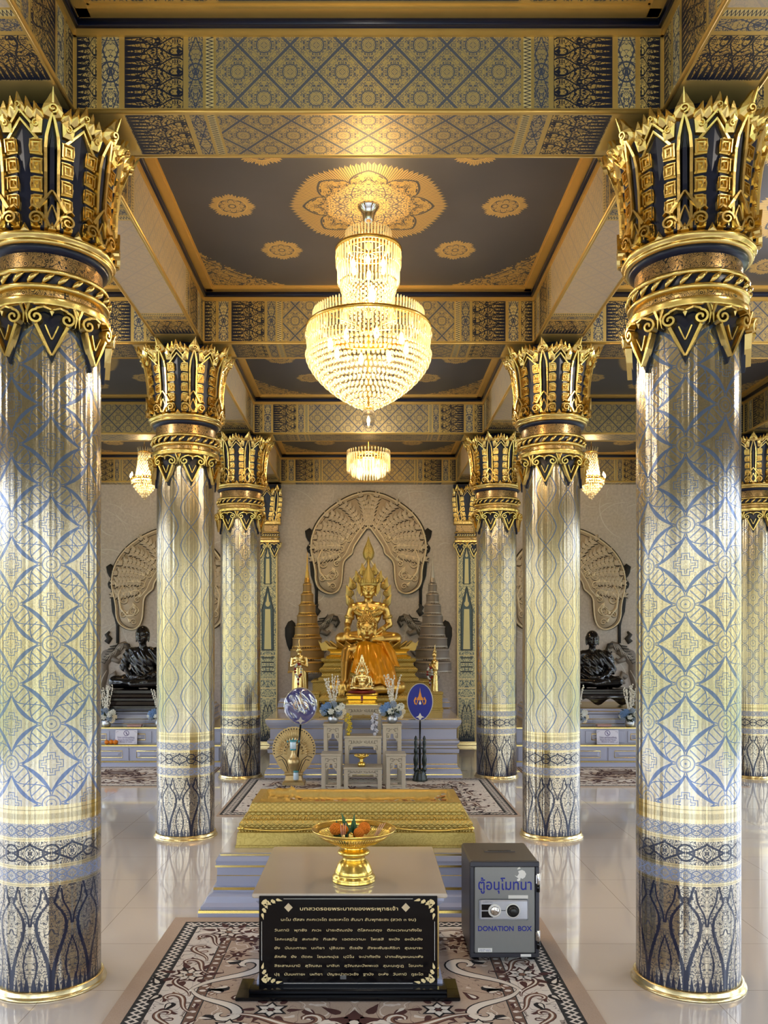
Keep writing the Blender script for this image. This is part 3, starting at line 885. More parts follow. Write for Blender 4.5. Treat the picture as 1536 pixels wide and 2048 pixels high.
# ================================================================ rugs, footprint shrine, prayer sign, bowl, safe
M['lav']=simple('lavender_grey_paint',srgb(176,180,203),0,.22,3,.02,.04,coat=.3)
M['topstone']=simple('beige_marble_top',srgb(196,182,166),0,.12,2.2,0,.08,coat=.5)
M['goldline']=simple('gold_trim_line',(0.80,0.62,0.22),1,.25)
M['brass']=simple('yellow_gilt_brass',(0.86,0.62,0.16),1,.24,60,.15,.05)
M['gilt']=simple('antique_gilt_repousse',(0.58,0.43,0.14),.9,.48,70,.5,.10)
M['white']=simple('white_lacquer',srgb(235,232,225),0,.4)
def rug_material(name,hx,hy,fr,ch,cr,br,far=False):
    m,b=newmat(name); (x,y,z),v=coords('Object')
    dx=hx-xabs(x); dy=hy-xabs(y); d=xmin(dx,dy); along=xabs(X.m('SUBTRACT',x*(dy<dx),y*(inv(dy<dx))*-1))
    tan_=srgb(192,168,146); cream=srgb(238,228,216); brown=srgb(72,36,32); blk=srgb(8,6,6); mid=srgb(120,86,66)
    n=tnoise(v,120,2)
    # chain border
    c0,c1,c2,c3=fr,fr+ch,fr+ch+cr,fr+ch+cr+br
    dn=(d-(c0+c1)/2)/ch
    zz=tri(along/(.085 if not far else .12))*.62-.31
    chain=xmax(xabs(dn-zz)<.10,xabs(dn+zz)<.10)
    ccol=colmix(blk,cream,chain*inr(dn,-.40,.40))
    # cream field: brown scrolls and blossoms
    big=tnoise(vec(xabs(x),y,0),6 if not far else 5,2,.5,1.2)
    curl=near(big*6)<.10
    bl=tvor(vec(xabs(x),y,0),7,'F1'); pet=tvor(vec(xabs(x),y,0),26,'F1',.8)
    bloss=(bl<.16)
    fcol=colmix(cream,mid,curl*.55*(big>.5)); fcol=colmix(fcol,brown,bloss*(pet>.30)); fcol=colmix(fcol,blk,(near(big*6)<.018)*.8)
    # brown band with pale beads
    bd=(d-(c2+c3)/2)/br
    bead=hyp(bd*1.1,(xfr(along/.055)-.5)*1.5)<.30
    bcol=colmix(colmix(mid,cream,bead),blk,xabs(bd)>.40)
    # tan middle with outlined leaves
    t2=tnoise(vec(xabs(x),y,2.0),4.2 if not far else 3.6,2,.5,1.6)
    lin=near(t2*4)<(.014 if not far else .15); lf=inr(t2,.58,.61)
    gcol=colmix(tan_,cream,lf*.8); gcol=colmix(gcol,brown,lin); b2=tvor(vec(xabs(x),y,5.0),3.2,'F1'); p2=tvor(vec(xabs(x),y,5.0),22,'F1',.7)
    gcol=colmix(gcol,colmix(brown,cream,p2<.25),b2<(.09 if not far else .13))
    if far: gcol=colmix(cream,gcol,xmax(lin,xmax(b2<.2,inr(t2,.38,.50)))); 
    c=colmix(tan_,ccol,d>c0); c=colmix(c,fcol,d>c1); c=colmix(c,bcol,d>c2); c=colmix(c,gcol,d>c3)
    hair=xmax(inr(d,c1,c1+.006),inr(d,c0-.004,c0+.004)); c=colmix(c,blk,hair)
    c=colmix(c,colmix((0,0,0),(1,1,1),n),.10)
    put(b,'Base Color',c); put(b,'Roughness',.95); put(b,'Specular IOR Level',.15); bump(b,tnoise(v,260,2),.5,.004); return m
def rug(name,cx,cy,hx,hy,mat,label,extra=None,mats=None):
    a=MB(); a.box(-hx,hx,-hy,hy,0,.010,.006)
    if extra: extra(a)
    o=a.build(name,[mat]+(mats or []),None,loc=(cx,cy,0)); return tag(o,label,'rug')
Rb=simple('rug_pile_brown',srgb(78,42,36),0,.95); Rc=simple('rug_pile_cream',srgb(232,222,208),0,.95); Rk=simple('rug_pile_black',srgb(20,12,14),0,.95); Rm=simple('rug_pile_mid_brown',srgb(128,92,72),0,.95)
def S_scroll(a,x,y,s,ang,flip=1,cols=(1,4,2)):
    """acanthus scroll woven flat into the pile"""
    def f(u,v,d):
        c,sn=cos(ang),sin(ang); u*=s; v*=s*flip
        return (x+u*c-v*sn,y+u*sn+v*c,.0104+d)
    pts=[]; hx,hy,hd=.0,.0,0.6; n=30
    for k in range(n):
        u_=k/(n-1); pts.append((-hx,hy)); hd+=(62*(1-u_)**2.2-11*u_)*.0118; hx+=cos(hd)*.0118; hy+=sin(hd)*.0118
    mxx=sum(p_[0] for p_ in pts)/n; myy=sum(p_[1] for p_ in pts)/n; pts=[(p_[0]-mxx,p_[1]-myy) for p_ in pts]
    w=[.010+.026*sin(pi*min(1,(k/(n-1))**.7)) for k in range(n)]
    for k,(m_,q,d) in enumerate(((cols[0],1.0,0),(cols[1],.72,.0004),(cols[2],.30,.0008))):
        a.m=m_; a.strip(pts,[v*q for v in w],f,d,d+.0003)
    for (px,py,t) in ((-.10,.075,.6),(-.17,.07,.3),(-.06,-.065,-1.2),(.03,.07,2.2)):
        a.m=cols[0]; a.prism(leaf(px,py,.030,.060,t),f,0,.0006); a.m=cols[2]; a.prism(leaf(px,py+.008,.012,.035,t),f,.0006,.0010)
def blossom(a,x,y,s,n=6,cols=(1,2,4)):
    for k in range(n):
        A=2*pi*k/n
        def f(u,v,d,A=A): c,sn=cos(A),sin(A); return (x+(u*c-v*sn)*s,y+(u*sn+v*c)*s,.0104+d)
        a.m=cols[0]; a.prism(leaf(0,.006,.060,.075),f,.0004,.0010); a.m=cols[1]; a.prism(leaf(0,.016,.036,.046),f,.0010,.0014)
        a.m=1; a.prism(leaf(.04,.055,.030,.075,.4),f,.0,.0004)
    a.m=cols[2]; a.prism([(.014*cos(q),.014*sin(q)) for q in [2*pi*k/8 for k in range(8)]],lambda u,v,d:(x+u*s,y+v*s,.0104+d),.0014,.0018)
def rug1x(a):
    # 1: cream border scrolls up both sides, blossoms in the corners
    for sx in (-1,1):
        y=1.13
        for k,yy in enumerate((1.02,.84,.66,.42,.24,.06,-.2,-.4,-.62,-.84)):
            S_scroll(a,sx*(.775+.02*(k%2)),yy,.95,(pi/2+.5) if sx<0 else (pi/2-.5),sx*(1 if k%2 else -1),(4,1,2) if k%3==0 else (1,4,2))
        blossom(a,sx*.79,.54,1.15,7); blossom(a,sx*.70,1.13,1.2,7); blossom(a,sx*.79,-.30,1.1,7)
        blossom(a,sx*.56,1.02,.7,5,(1,1,2)); blossom(a,sx*.50,.90,.6,5,(2,1,1)); blossom(a,sx*.60,.80,.55,5,(1,1,2))
        for k,xx in enumerate((.50,.26,.05)): S_scroll(a,sx*xx,1.15,.85,0 if sx>0 else pi,1 if k%2 else -1,(4,1,2))
        # long cream scrolls in the tan field
        S_scroll(a,sx*.58,.56,1.9,pi*.25 if sx<0 else pi*.75,-sx,(3,2,2)); S_scroll(a,sx*.60,.20,1.6,-pi*.25 if sx<0 else -pi*.75,sx,(3,2,2))
        S_scroll(a,sx*.30,.06,1.7,-.3 if sx<0 else pi+.3,-sx,(1,4,2)); S_scroll(a,sx*.18,-.04,1.5,.6 if sx<0 else pi-.6,sx,(3,2,2))
        blossom(a,sx*.36,.155,1.0,6,(3,2,1)); blossom(a,sx*.52,.00,.85,6,(3,2,1)); blossom(a,sx*.46,-.12,.7,6,(1,2,4))
    blossom(a,0,.03,1.5,5,(1,1,2))
rug('patterned_rug',-.06,3.52,1.05,1.385,rug_material('cream_and_brown_rug',1.05,1.385,.085,.075,.17,.055),'tan and brown floral rug with black chain border under the prayer sign',rug1x,[Rb,Rc,Rk,Rm])
def rug2x(a):
    for sx in (-1,1):
        for k in range(6): S_scroll(a,sx*(1.02 if k%2 else .86),-.82+.30*k,1.5,pi/2+.4*sx,sx*(1 if k%2 else -1),(1,4,2) if k%2 else (3,2,1))
        for k in range(4): blossom(a,sx*(.95),-.68+.42*k,1.4,7,(3,2,1))
rug('patterned_rug',0,8.80,1.385,1.05,rug_material('far_brown_cream_rug',1.385,1.05,.03,.10,.30,.06,True),'dark brown and cream figured rug between the gold footprint shrine and the stepped altar',rug2x,[Rb,Rc,Rk,Rm])
sidem=rug_material('side_altar_rug',1.15,.715,.02,.05,.12,.04,True)
rug('patterned_rug',-3.0,10.0,1.15,.715,sidem,'brown and cream rug in front of the left side altar')
rug('patterned_rug',3.0,10.0,1.15,.715,sidem,'brown and cream rug in front of the right side altar')

def stepped(a,cx,cy,hx,hy,prof,close=True):
    """square moulding: prof = [(outset,z,material)]"""
    rings=[]
    for o,z,m_ in prof: rings.append([a.vert((cx+sx*(hx+o),cy+sy*(hy+o),z)) for sx,sy in ((-1,-1),(1,-1),(1,1),(-1,1))])
    sm=a.smooth; a.smooth=False
    for k in range(len(rings)-1):
        a.m=prof[k][2]
        for j in range(4): a.face((rings[k][j],rings[k][(j+1)%4],rings[k+1][(j+1)%4],rings[k+1][j]))
    if close:
        a.m=prof[-1][2]; a.face(rings[-1]); a.m=prof[0][2]; a.face(rings[0][::-1])
    a.smooth=sm
LG=[M['lav'],M['goldline'],M['topstone']]
L0=.0
# platform of the footprint
t=empty('shrine_platform',(-.06,5.5,0),0,'pale lavender stepped marble platform with gold lines under the gold footprint shrine','platform')
a=MB(); stepped(a,0,0,.80,.47,[(.12,0,0),(.12,.030,1),(.118,.044,1),(.108,.046,0),(.108,.062,0),(.085,.080,0),(.074,.112,0),(.045,.132,0),(.045,.142,1),(.045,.158,0),(.028,.162,0),(.028,.220,1),(.026,.224,0),(.026,.268,0),(.036,.272,1),(.036,.284,0),(.030,.292,0),(.034,.308,0),(.024,.330,0),(.010,.334,1),(.010,.342,2),(.012,.345,2),(.012,.352,2)])
a.build('moulded_body',LG,t)
# gold footprint shrine
t=empty('footprint_shrine',(-.075,5.45,.352),0,'long gold footprint shrine with embossed bands and hollow top holding coins','shrine')
def lm_gilt():
    m,b=newmat('embossed_gilt'); (x,y,z),v=coords('Object')
    d=xmax(xabs(x),0.0); n=tracery(x,z+y*.5,40,.06); n2=tnoise(v,40,4,.7)
    dia=xmin(near((x+z*1.4)/.034),near((x-z*1.4)/.034))
    up=z>.10
    h=n*.5*inv(up)+X.m('MULTIPLY',dia*4,1.0,clamp=True)*up+n2*.6
    put(b,'Base Color',colmix((0.44,0.33,0.09),(0.70,0.55,0.19),h*.7)); put(b,'Metallic',.9); put(b,'Roughness',.50); bump(b,h,.55,.006); return m
M['emb']=lm_gilt()
a=MB(); stepped(a,0,0,.64,.235,[(.085,0,0),(.085,.014,0),(.080,.016,0),(.074,.088,0),(.060,.096,0),(.050,.098,0),(.046,.112,0),(.060,.118,0),(.066,.140,0),(.052,.158,0),(.034,.164,0),(.030,.178,0),(.016,.184,0),(.012,.196,0),(.014,.200,0),(.018,.206,0),(.000,.252,0),(-.004,.258,0)],close=False)
a.build('moulded_base',[M['emb']],t)
def foot_h(u,v):
    """relief of the hollow footprint, u along, v across (0..1)"""
    e=min(u*1.28,(1-u)*1.28,v*.47,(1-v)*.47)
    inner=min(1,max(0,(e-.045)/.02)); h=-.055*inner
    if inner>0:
        h+=.010*noise.noise(Vector((u*40,v*14,0)))+.004*noise.noise(Vector((u*110,v*50,3)))
        if u<.22: h+=.018*abs(sin(v*pi*5))*min(1,(.22-u)/.08)+.010
        if abs(u-.17)<.012: h+=.012
        if u>.88: h+=.05*max(0,1-((u-.94)/.05)**2)*max(0,1-((v-.55)/.3)**2)
    return h
a=MB(); NX,NY=150,56; g=[[a.vert((-.64+1.28*i/NX,-.235+.47*j/NY,.258+foot_h(i/NX,j/NY))) for j in range(NY+1)] for i in range(NX+1)]
for i in range(NX):
    for j in range(NY): a.face((g[i][j],g[i+1][j],g[i+1][j+1],g[i][j+1]))
a.build('footprint_basin',[M['gilt']],t)
a=MB()
for sy in (-1,1):
    for k in range(96): x=-.66+1.32*k/95; a.ell((x,sy*.277,.172),(.005,.005,.007),5,4)
    for k in range(80): x=-.70+1.40*k/79; a.ell((x,sy*.297,.094),(.006,.005,.009),5,4)
for sx in (-1,1):
    for k in range(34): y=-.27+.54*k/33; a.ell((sx*.675,y,.172),(.005,.005,.007),5,4)
    for k in range(34): y=-.28+.56*k/33; a.ell((sx*.70,y,.094),(.005,.006,.009),5,4)
a.build('beaded_trim',[M['emb']],t)
a=MB()
for sy in (-1,1):
    for k in range(3):
        x0=-.70+k*.466; P=[(x0+.466*q/12,sy*(.312),.118-.016*sin(pi*q/12)) for q in range(13)]; a.tube(P,.006,6)
    for k in range(4): a.ell((-.70+k*.466,sy*.312,.116),(.014,.010,.012),8,6)
a.build('swag_rope',[M['brass']],t)
cm=[simple('copper_coin',(0.50,0.24,0.10),1,.4),simple('silver_coin',(0.8,0.78,0.72),1,.3),simple('brown_banknote',srgb(120,80,50),0,.7)]
cme=[]
for m_ in cm[:2]:
    a=MB(); a.lathe([(0,0),(.011,0),(.012,.001),(.011,.002),(.009,.0018),(0,.0018)],16); cme.append(a.mesh('coin',[m_]))
rnd=random.Random(5)
for k in range(72):
    x=-.075-.60+.18+rnd.random()*.98; y=5.45-.13+rnd.random()*.24
    silver=k in (7,31); o=bpy.data.objects.new('coin',cme[1 if silver or k%4==0 else 0]); COL.objects.link(o)
    hh=foot_h((x+.075+.64)/1.28,(y-5.45+.235)/.47); o.location=(x,y,.352+.258+hh+.004); o.rotation_euler=(rnd.uniform(-.25,.25),rnd.uniform(-.25,.25),0); o.scale=(1.45,)*3
    tag(o,'small coin lying loose in the hollow of the gold footprint','coin','coins in the gold footprint')
# marble offering table
t=empty('offering_table',(-.085,4.285,.0128),0,'low lavender box table with beige marble top carrying the gold pedestal bowl','table')
a=MB(); a.box(-.44,.44,-.44,.44,.425,.446,.006); a.build('table_top',M['topstone'],t)
a=MB(); stepped(a,0,0,.395,.395,[(.025,0.0,0),(.025,.05,0),(.01,.055,0),(.01,.385,0),(.02,.395,0),(.03,.41,0),(.03,.425,0)]); a.build('table_body',M['lav'],t)
a=MB()
for sx in (-1,1):
    for x0,x1 in ((.352,.358),(.398,.404)): a.box(min(sx*x0,sx*x1),max(sx*x0,sx*x1),-.4085,-.404,.09,.375)
    a.box(min(sx*.35,sx*.404),max(sx*.35,sx*.404),-.4085,-.404,.375,.382); a.box(min(sx*.348,sx*.404),max(sx*.348,sx*.404),-.412,-.404,.055,.10)
    for y0,y1 in ((-.36,-.354),(.354,.36)): a.box(min(sx*.404,sx*.4085),max(sx*.404,sx*.4085),y0,y1,.09,.375)
    a.box(min(sx*.404,sx*.4085),max(sx*.404,sx*.4085),-.36,.36,.375,.382); a.box(min(sx*.404,sx*.4085),max(sx*.404,sx*.4085),-.36,.36,.084,.09)
a.build('gold_inlay_frame',M['goldline'],t)
# black prayer sign
t=empty('prayer_sign',(-.091,3.85,0.0128),0,'glossy black prayer board with gold Thai lettering standing against the offering table','sign')
a=MB(); a.box(-.40,.40,-.016,.0,.036,.438,.002); a.build('board',M['black'],t)
a=MB(); a.box(-.495,.495,-.095,.004,0,.016,.003); a.box(-.495,-.436,-.003,.12,0,.016,.003); a.box(.436,.495,-.003,.12,0,.016,.003); a.box(-.44,.44,-.06,.0,.016,.037,.004); a.build('stepped_stand',M['black'],t)
M['ink']=simple('pale_gold_ink',srgb(228,205,150),.0,.45); M['inkw']=simple('white_ink',srgb(240,236,226),0,.5)
LINES=[("บทสวดรอยพระบาทของพระพุทธเจ้า",.0215,1822,600,796,.00015),("นะโม ตัสสะ ภะคะวะโต อะระหะโต สัมมา สัมพุทธะสะ (สวด ๓ จบ)",.0165,1843,562,832,0),
("วันทามิ   พุทธัง   ภะวะ   ปาระติณณัง   ติโลกะเกตุง   ติภะเวกะนาถังโย",.0150,1864,549,843,0),("โลกะเสฏโฐ   สะกะลัง   กิเลสัง   เฉตตะวานะ   โพเธสิ   ชะนัง   อะนันตัง",.0150,1882,549,845,0),
("ยัง   นัมมะทายะ   นะทิยา   ปุลิเนจะ   ตีเรยัง   สัจจะพันธะคิริเก   สุมะนาจะ",.0150,1899.5,549,845,0),("ลัคคัง   ยัง   ตัตถะ   โยนะกะปุเร   มุนิโน   จะปาทังตัง   ปาทะลัญชะนะมะหัง",.0150,1917,549,846,0),
("สิระสานะมามิ   สุวัณณะ   มาลิเก   สุวัณณะปัพพะเต   สุมะนะกูเฏ   โยนะกะ",.0150,1935,549,846,0),("ปุรุ   นัมมะทายะ   นะทิยา   ปัญจะปาทะวะรัง   ฐานัง   อะหัง   วันทามิ   ทูระโต",.0150,1952,549,846,0)]
for body,sz,py,x0,x1,bo in LINES:
    Yf=3.833; z=1.6-(py-1280)*Yf/FPX-.010; xc=((x0+x1)/2-737)*Yf/FPX+.091; wd=(x1-x0)*Yf/FPX
    text_obj('lettering',body,sz*1.0,M['ink'],t,(xc,-.0165,z),width=wd,depth=.0006,bold=bo)
def flat(y): return lambda s,z,d:(s,y-d,z)
a=MB(); f=flat(-.016)
for sx in (-1,1):
    for top in (0,1):
        zc=.424 if top else .050; k=-1 if top else 1; xo=sx*.386
        def g_(s,z,d,xo=xo,zc=zc,k=k,sx=sx): return f(xo-sx*s,zc+k*z,d)
        a.prism(leaf(.004,.004,.030,.034,.7),g_,0,.0012)
        for L in (0,1):
            def h_(s,z,d,L=L): return g_(z,s,d) if L else g_(s,z,d)
            a.strip(spiral(.026,.013,.011,.002,1.2,0,1,12),.0042,h_,0,.0014)
            a.strip(spiral(.052,.010,.008,.002,1.2,pi,-1,12),.0038,h_,0,.0014)
            a.prism(leaf(.040,.002,.014,.026,.9),h_,0,.0012); a.prism(leaf(.062,.000,.012,.030,1.35),h_,0,.0012); a.prism(leaf(.014,.018,.016,.026,.4),h_,0,.0012)
a.build('corner_ornament',M['ink'],t)
a=MB(); a.box(-.29,.29,-.0168,-.016,.426,.4275); a.box(-.29,.29,-.0168,-.016,.0475,.049); a.box(-.3885,-.387,-.0168,-.016,.15,.325); a.box(.387,.3885,-.0168,-.016,.15,.325); a.build('border_line',M['inkw'],t)
a=MB()
for sx in (-.268,.258): a.prism([(sx-.019,.388),(sx,.368),(sx+.019,.388),(sx,.408)],f,0,.0010)
a.build('diamond_sticker',simple('pale_gold_paper',srgb(205,185,150),.2,.5,40,0,.15),t)
a=MB(); a.box(-.036,-.009,-.017,-.016,.066,.084); a.build('worn_sticker',simple('grey_sticker',srgb(90,90,90),0,.5,90,0,.6),t)

# gold pedestal bowl
t=empty('pedestal_bowl',(-.07,4.06,.459),0,'gold openwork pedestal bowl on the marble offering table, holding marigolds','bowl')
a=MB(); a.lathe([(0,0),(.102,0),(.104,.006),(.100,.010),(.103,.016),(.100,.024),(.092,.030),(.090,.036),(.0925,.04),(.086,.055),(.078,.075),(.068,.092),(.055,.103),(.050,.108),(.054,.112),(.050,.118),(.056,.122),(.074,.128),(.077,.136),(.072,.144),(.058,.147),(.046,.152),(.042,.158),(.050,.162)],48,cap=False)
a.build('foot',M['brass'],t)
a=MB(); a.lathe([(.0,.158),(.050,.160),(.090,.172),(.118,.186),(.122,.190),(.118,.190),(.088,.177),(.05,.165),(0,.163)],56,cap=False); a.lathe([(.176,.226),(.186,.232),(.197,.241),(.201,.246),(.197,.249),(.190,.243),(.176,.232),(.170,.229)],64,cap=False); a.build('dish',M['brass'],t)
a=MB()
for k in range(88):
    A=2*pi*k/88; c,s=cos(A),sin(A); a.tube([(.120*c,.120*s,.188),(.150*c,.150*s,.206),(.176*c,.176*s,.229)],.0030,5)
a.build('openwork_side',M['brass'],t)
leafm=simple('glossy_banana_leaf',srgb(40,92,48),0,.4,30,.1,.3); orange=simple('marigold_orange',srgb(236,132,24),0,.75,60,.2,.25)
def marigold(p,r,label):
    a=MB(); rn=random.Random(int(r*1e4))
    a.ell((0,0,0),r*.78,10,8)
    for k in range(120):
        z=1-2*(k+.5)/120; ph=k*2.39996; q=sqrt(1-z*z); n=Vector((q*cos(ph),q*sin(ph),z))
        a.ell(n*r*.86,(r*.17,r*.17,r*.10),5,4,rot=n.to_track_quat('Z','Y').to_matrix())
    return tag(a.build('marigold',orange,None,loc=p),label,'flower','marigolds in the pedestal bowl')
mz=.459+.200
marigold((-.155,4.04,mz+.048),.031,'orange marigold at the left end of the gold bowl')
marigold((-.118,4.06,mz+.040),.026,'orange marigold beside the leftmost one in the gold bowl')
marigold((-.020,4.05,mz+.050),.031,'orange marigold right of the upright leaf in the gold bowl')
marigold((-.045,4.02,mz+.034),.027,'orange marigold in front of the upright leaf in the gold bowl')
def folded_leaf(p,h,lean,label):
    a=MB()
    for k in range(5):
        A=k*1.3; w_=.012
        def f(s,z,d,A=A): v=Vector((s,d*.3-.004,z)); v=Matrix.Rotation(A,3,'Z')@v; return v+Vector((lean*z*1.2+.004*cos(A),.003*sin(A),0))
        a.prism(leaf(0,0,.036,h*(1-.09*k)),f,0,.002)
    return tag(a.build('folded_leaf',leafm,None,loc=p),label,'leaf')
folded_leaf((-.085,4.06,mz-.01),.135,-.30,'upright green banana leaf cone standing in the middle of the gold bowl')
folded_leaf((-.075,4.075,mz-.01),.125,.02,'dark green leaf cone just right of the upright one in the gold bowl')
folded_leaf((-.145,4.06,mz-.01),.100,-.1,'small green leaf tip behind the leftmost marigold')
folded_leaf((-.130,3.99,mz-.022),.050,0,'short green leaf hanging below the left marigold')
inc=simple('pink_incense_stick',srgb(214,160,130),0,.6); redm=simple('red_paper_band',srgb(150,20,20),0,.6)
for k,(x,dx,cnt) in enumerate(((.02,.045,3),(-.115,-.005,3))):
    for j in range(cnt):
        a=MB(); a.m=0; a.tube([(0,0,0),(dx*.5,0,.045),(dx+j*.004,.002*j,.092)],.0022,5); a.m=1; a.tube([(0,0,0),(dx*.15,0,.014)],.0028,5)
        tag(a.build('incense_stick',[inc,redm],None,loc=(x+j*.008-.01,4.0+.01*j,mz-.012)),'pink incense stick leaning beside the %s marigold in the gold bowl'%('right' if k==0 else 'left'),'incense','incense sticks by the %s marigold'%('right' if k==0 else 'left'))
a=MB(); a.lathe([(0,0),(.026,0),(.024,.01),(.012,.02),(.010,.032),(.014,.04),(.012,.05),(.004,.058),(0,.060)],24); tag(a.build('candle_cup',M['brass'],None,loc=(-.082,4.0,mz-.018)),'small round brass candle cup in the middle of the gold bowl','candle holder')

# donation safe
SX=(.5017,.8435); t=empty('donation_safe',(.6726,4.42,.0128),0,'grey steel donation safe with blue lettering and coin slot standing on the rug','safe')
M['steel']=simple('dark_grey_hammered_steel',srgb(96,90,86),.55,.38,60,.06,.05); M['door']=simple('light_grey_safe_door',srgb(138,138,136),.35,.42,40,.03,.03)
M['frame']=simple('charcoal_safe_frame',srgb(58,58,66),.3,.4)
hw=.171
a=MB(); a.box(-hw,hw,-.18,.20,.020,.492,.010); a.build('body',M['steel'],t)
a=MB()
for x0,x1,z0,z1 in ((-hw,hw,.468,.492),(-hw,hw,.020,.040),(-hw,-.1515,.040,.468),(.1515,hw,.040,.468)): a.box(x0,x1,-.200,-.179,z0,z1,.003)
a.build('front_frame',M['frame'],t)
a=MB(); a.box(-.1495,.1495,-.198,-.182,.042,.466,.003); a.build('door',M['door'],t)
a=MB(); 
for sx in (-.14,.14):
    for sy in (-.15,.16): a.lathe([(.02,0),(.02,.02)],16,c=(sx,sy,0))
a.build('foot',M['black'],t)
a=MB(); a.box(-.075,.085,-.005,.025,.490,.497,.002); a.build('slot_plate',M['steel'],t); a=MB(); a.box(-.055,.065,.004,.014,.4972,.4982); a.build('coin_slot',M['black'],t)
for z0 in (.385,.105):
    a=MB(); a.box(.152,.162,-.208,-.198,z0,z0+.045,.002); a.lathe([(.008,z0-.002),(.009,z0),(.009,z0+.05),(.008,z0+.052)],12,c=(.164,-.206,0)); a.build('hinge',M['chrome'],t)
    a=MB(); a.lathe([(.009,z0-.04),(.009,z0-.003)],12,c=(.164,-.204,0)); a.build('hinge_pin',M['black'],t)
lk=MB(); lk.box(-.128,.116,-.212,-.197,.208,.308,.008); lk=lk.build('lock_panel',simple('silver_lock_panel',srgb(205,208,216),.5,.25),t)
a=MB(); a.box(-.116,-.060,-.2135,-.211,.258,.286); a.box(-.116,-.060,-.2135,-.211,.222,.252); a.build('black_inset',M['black'],lk)
def disc(parent,name,x,z,prof,mat,n=32):
    a=MB(); a.M=Matrix.Translation((x,-.212,z))@Matrix.Rotation(pi/2,4,'X'); a.lathe(prof,n); return a.build(name,mat,parent)
disc(lk,'key_boss',-.052,.256,[(.032,0),(.032,.004),(.026,.006)],M['white']); disc(lk,'key_lock',-.052,.256,[(.022,.003),(.022,.010),(.018,.012),(0,.012)],M['chrome'])
disc(lk,'dial_ring',.038,.256,[(.036,0),(.036,.004),(.03,.006)],M['white']); disc(lk,'combination_dial',.038,.256,[(.030,.003),(.030,.009),(.022,.012),(.018,.026),(.012,.028),(0,.028)],simple('black_dial',(.02,.02,.02),.3,.25)); disc(lk,'dial_ring',.038,.256,[(.021,.012),(.022,.014),(.019,.016),(.018,.014)],M['chrome'])
a=MB(); a.box(-.020,.004,-.2135,-.2115,.2545,.2575); a.build('link_line',M['black'],lk)
blue=simple('blue_vinyl_letter',srgb(18,34,140),0,.4)
def ysafe(py): return 1.6-(py-1280)*4.222/FPX-.010
text_obj('lettering','ตู้อนุโมทนา',.071,blue,t,((1010-737)*4.22/FPX-.6726,-.1985,ysafe(1780.5)),width=.264,bold=.0009,depth=.0006)
text_obj('lettering','DONATION  BOX',.034,blue,t,((1010-737)*4.22/FPX-.6726,-.1985,ysafe(1862.8)),width=.266,bold=.0007,depth=.0006)
text_obj('lettering','LEECO',.010,simple('grey_letter',srgb(110,110,115),.3,.4),t,(-.086,-.2125,.2935),width=.045,depth=.0004,shear=.2)
a=MB(); a.box(.018,.115,-.1990,-.1980,.310,.327); a.box(-.132,-.062,-.1990,-.1980,.046,.066); a.build('paper_label',M['white'],t)
a=MB(); a.box(.078,.130,-.2010,-.2000,.024,.037); a.build('paper_label',M['white'],t)
for k,z in enumerate((.059,.053)): text_obj('lettering','ทรัพย์สินของวัด' if k==0 else 'No. 001',.007,simple('label_ink',srgb(90,100,150),0,.5),t,(-.097,-.1992,z-.003),width=.055,depth=.0002)
a=MB(); f2=flat(-.198)
a.prism([(.048+.0,.425),(.062,.420),(.070,.434),(.066,.446),(.085,.452),(.098,.446),(.106,.432),(.100,.416),(.088,.408),(.078,.412),(.076,.400),(.064,.396),(.060,.404),(.068,.410)],f2,0,.0008); a.prism([(.062,.454),(.078,.458),(.076,.466),(.066,.463)],f2,0,.0008)
a.build('torn_sticker',M['white'],t)
# ================================================================ central altar and what stands on it
M['statue']=simple('polished_gold_statue',(0.72,0.47,0.13),1,.33,5,.03,.06)
M['statue_bright']=simple('bright_gold_figure',(0.88,0.68,0.30),1,.25)
M['robe']=simple('orange_satin_robe',srgb(232,156,22),.35,.30,10,.05,.12)
M['bronze']=simple('black_bronze',(0.010,0.009,0.010),.35,.16,8,.04,0,coat=.4)
M['blackwood']=simple('black_lacquer_throne',(0.012,0.008,0.008),0,.22,coat=.3)
M['tablepaint']=simple('beige_grey_altar_table_paint',srgb(188,178,158),0,.35,5,.03,.04)
t=empty('stepped_altar',(-.06,0,0),0,'wide lavender stepped altar with gold trim lines under the golden Buddha statues','altar')
a=MB(); stepped(a,0,11.45,1.00,1.37,[(.15,0,0),(.15,.03,1),(.148,.042,0),(.142,.07,0),(.125,.10,1),(.122,.110,0),(.10,.125,0),(.098,.145,1),(.095,.155,0),(.095,.265,1),(.097,.275,0),(.115,.285,0),(.120,.33,1),(.110,.338,0),(.095,.345,0),(.095,.365,1),(.09,.372,0),(.10,.385,0),(.12,.40,0),(.12,.43,1),(.11,.438,0),(.09,.452,0),(.09,.56,1),(.093,.568,0),(.10,.58,0),(.125,.61,0),(.14,.64,0),(.14,.672,1),(.138,.68,2),(.13,.688,2)],)
a.build('lower_tier',LG,t)
a=MB(); stepped(a,0,12.16,1.12,.70,[(.05,.690,1),(.045,.70,0),(.03,.715,0),(.03,.76,1),(.028,.768,0),(.0,.80,0),(.0,.82,2),(-.01,.825,2)])
o_=a.build('altar_platform',LG,None,loc=(-.06,0,0)); tag(o_,'upper lavender altar tier carrying the golden throne and the tiered umbrellas','altar')
ZT2=.825
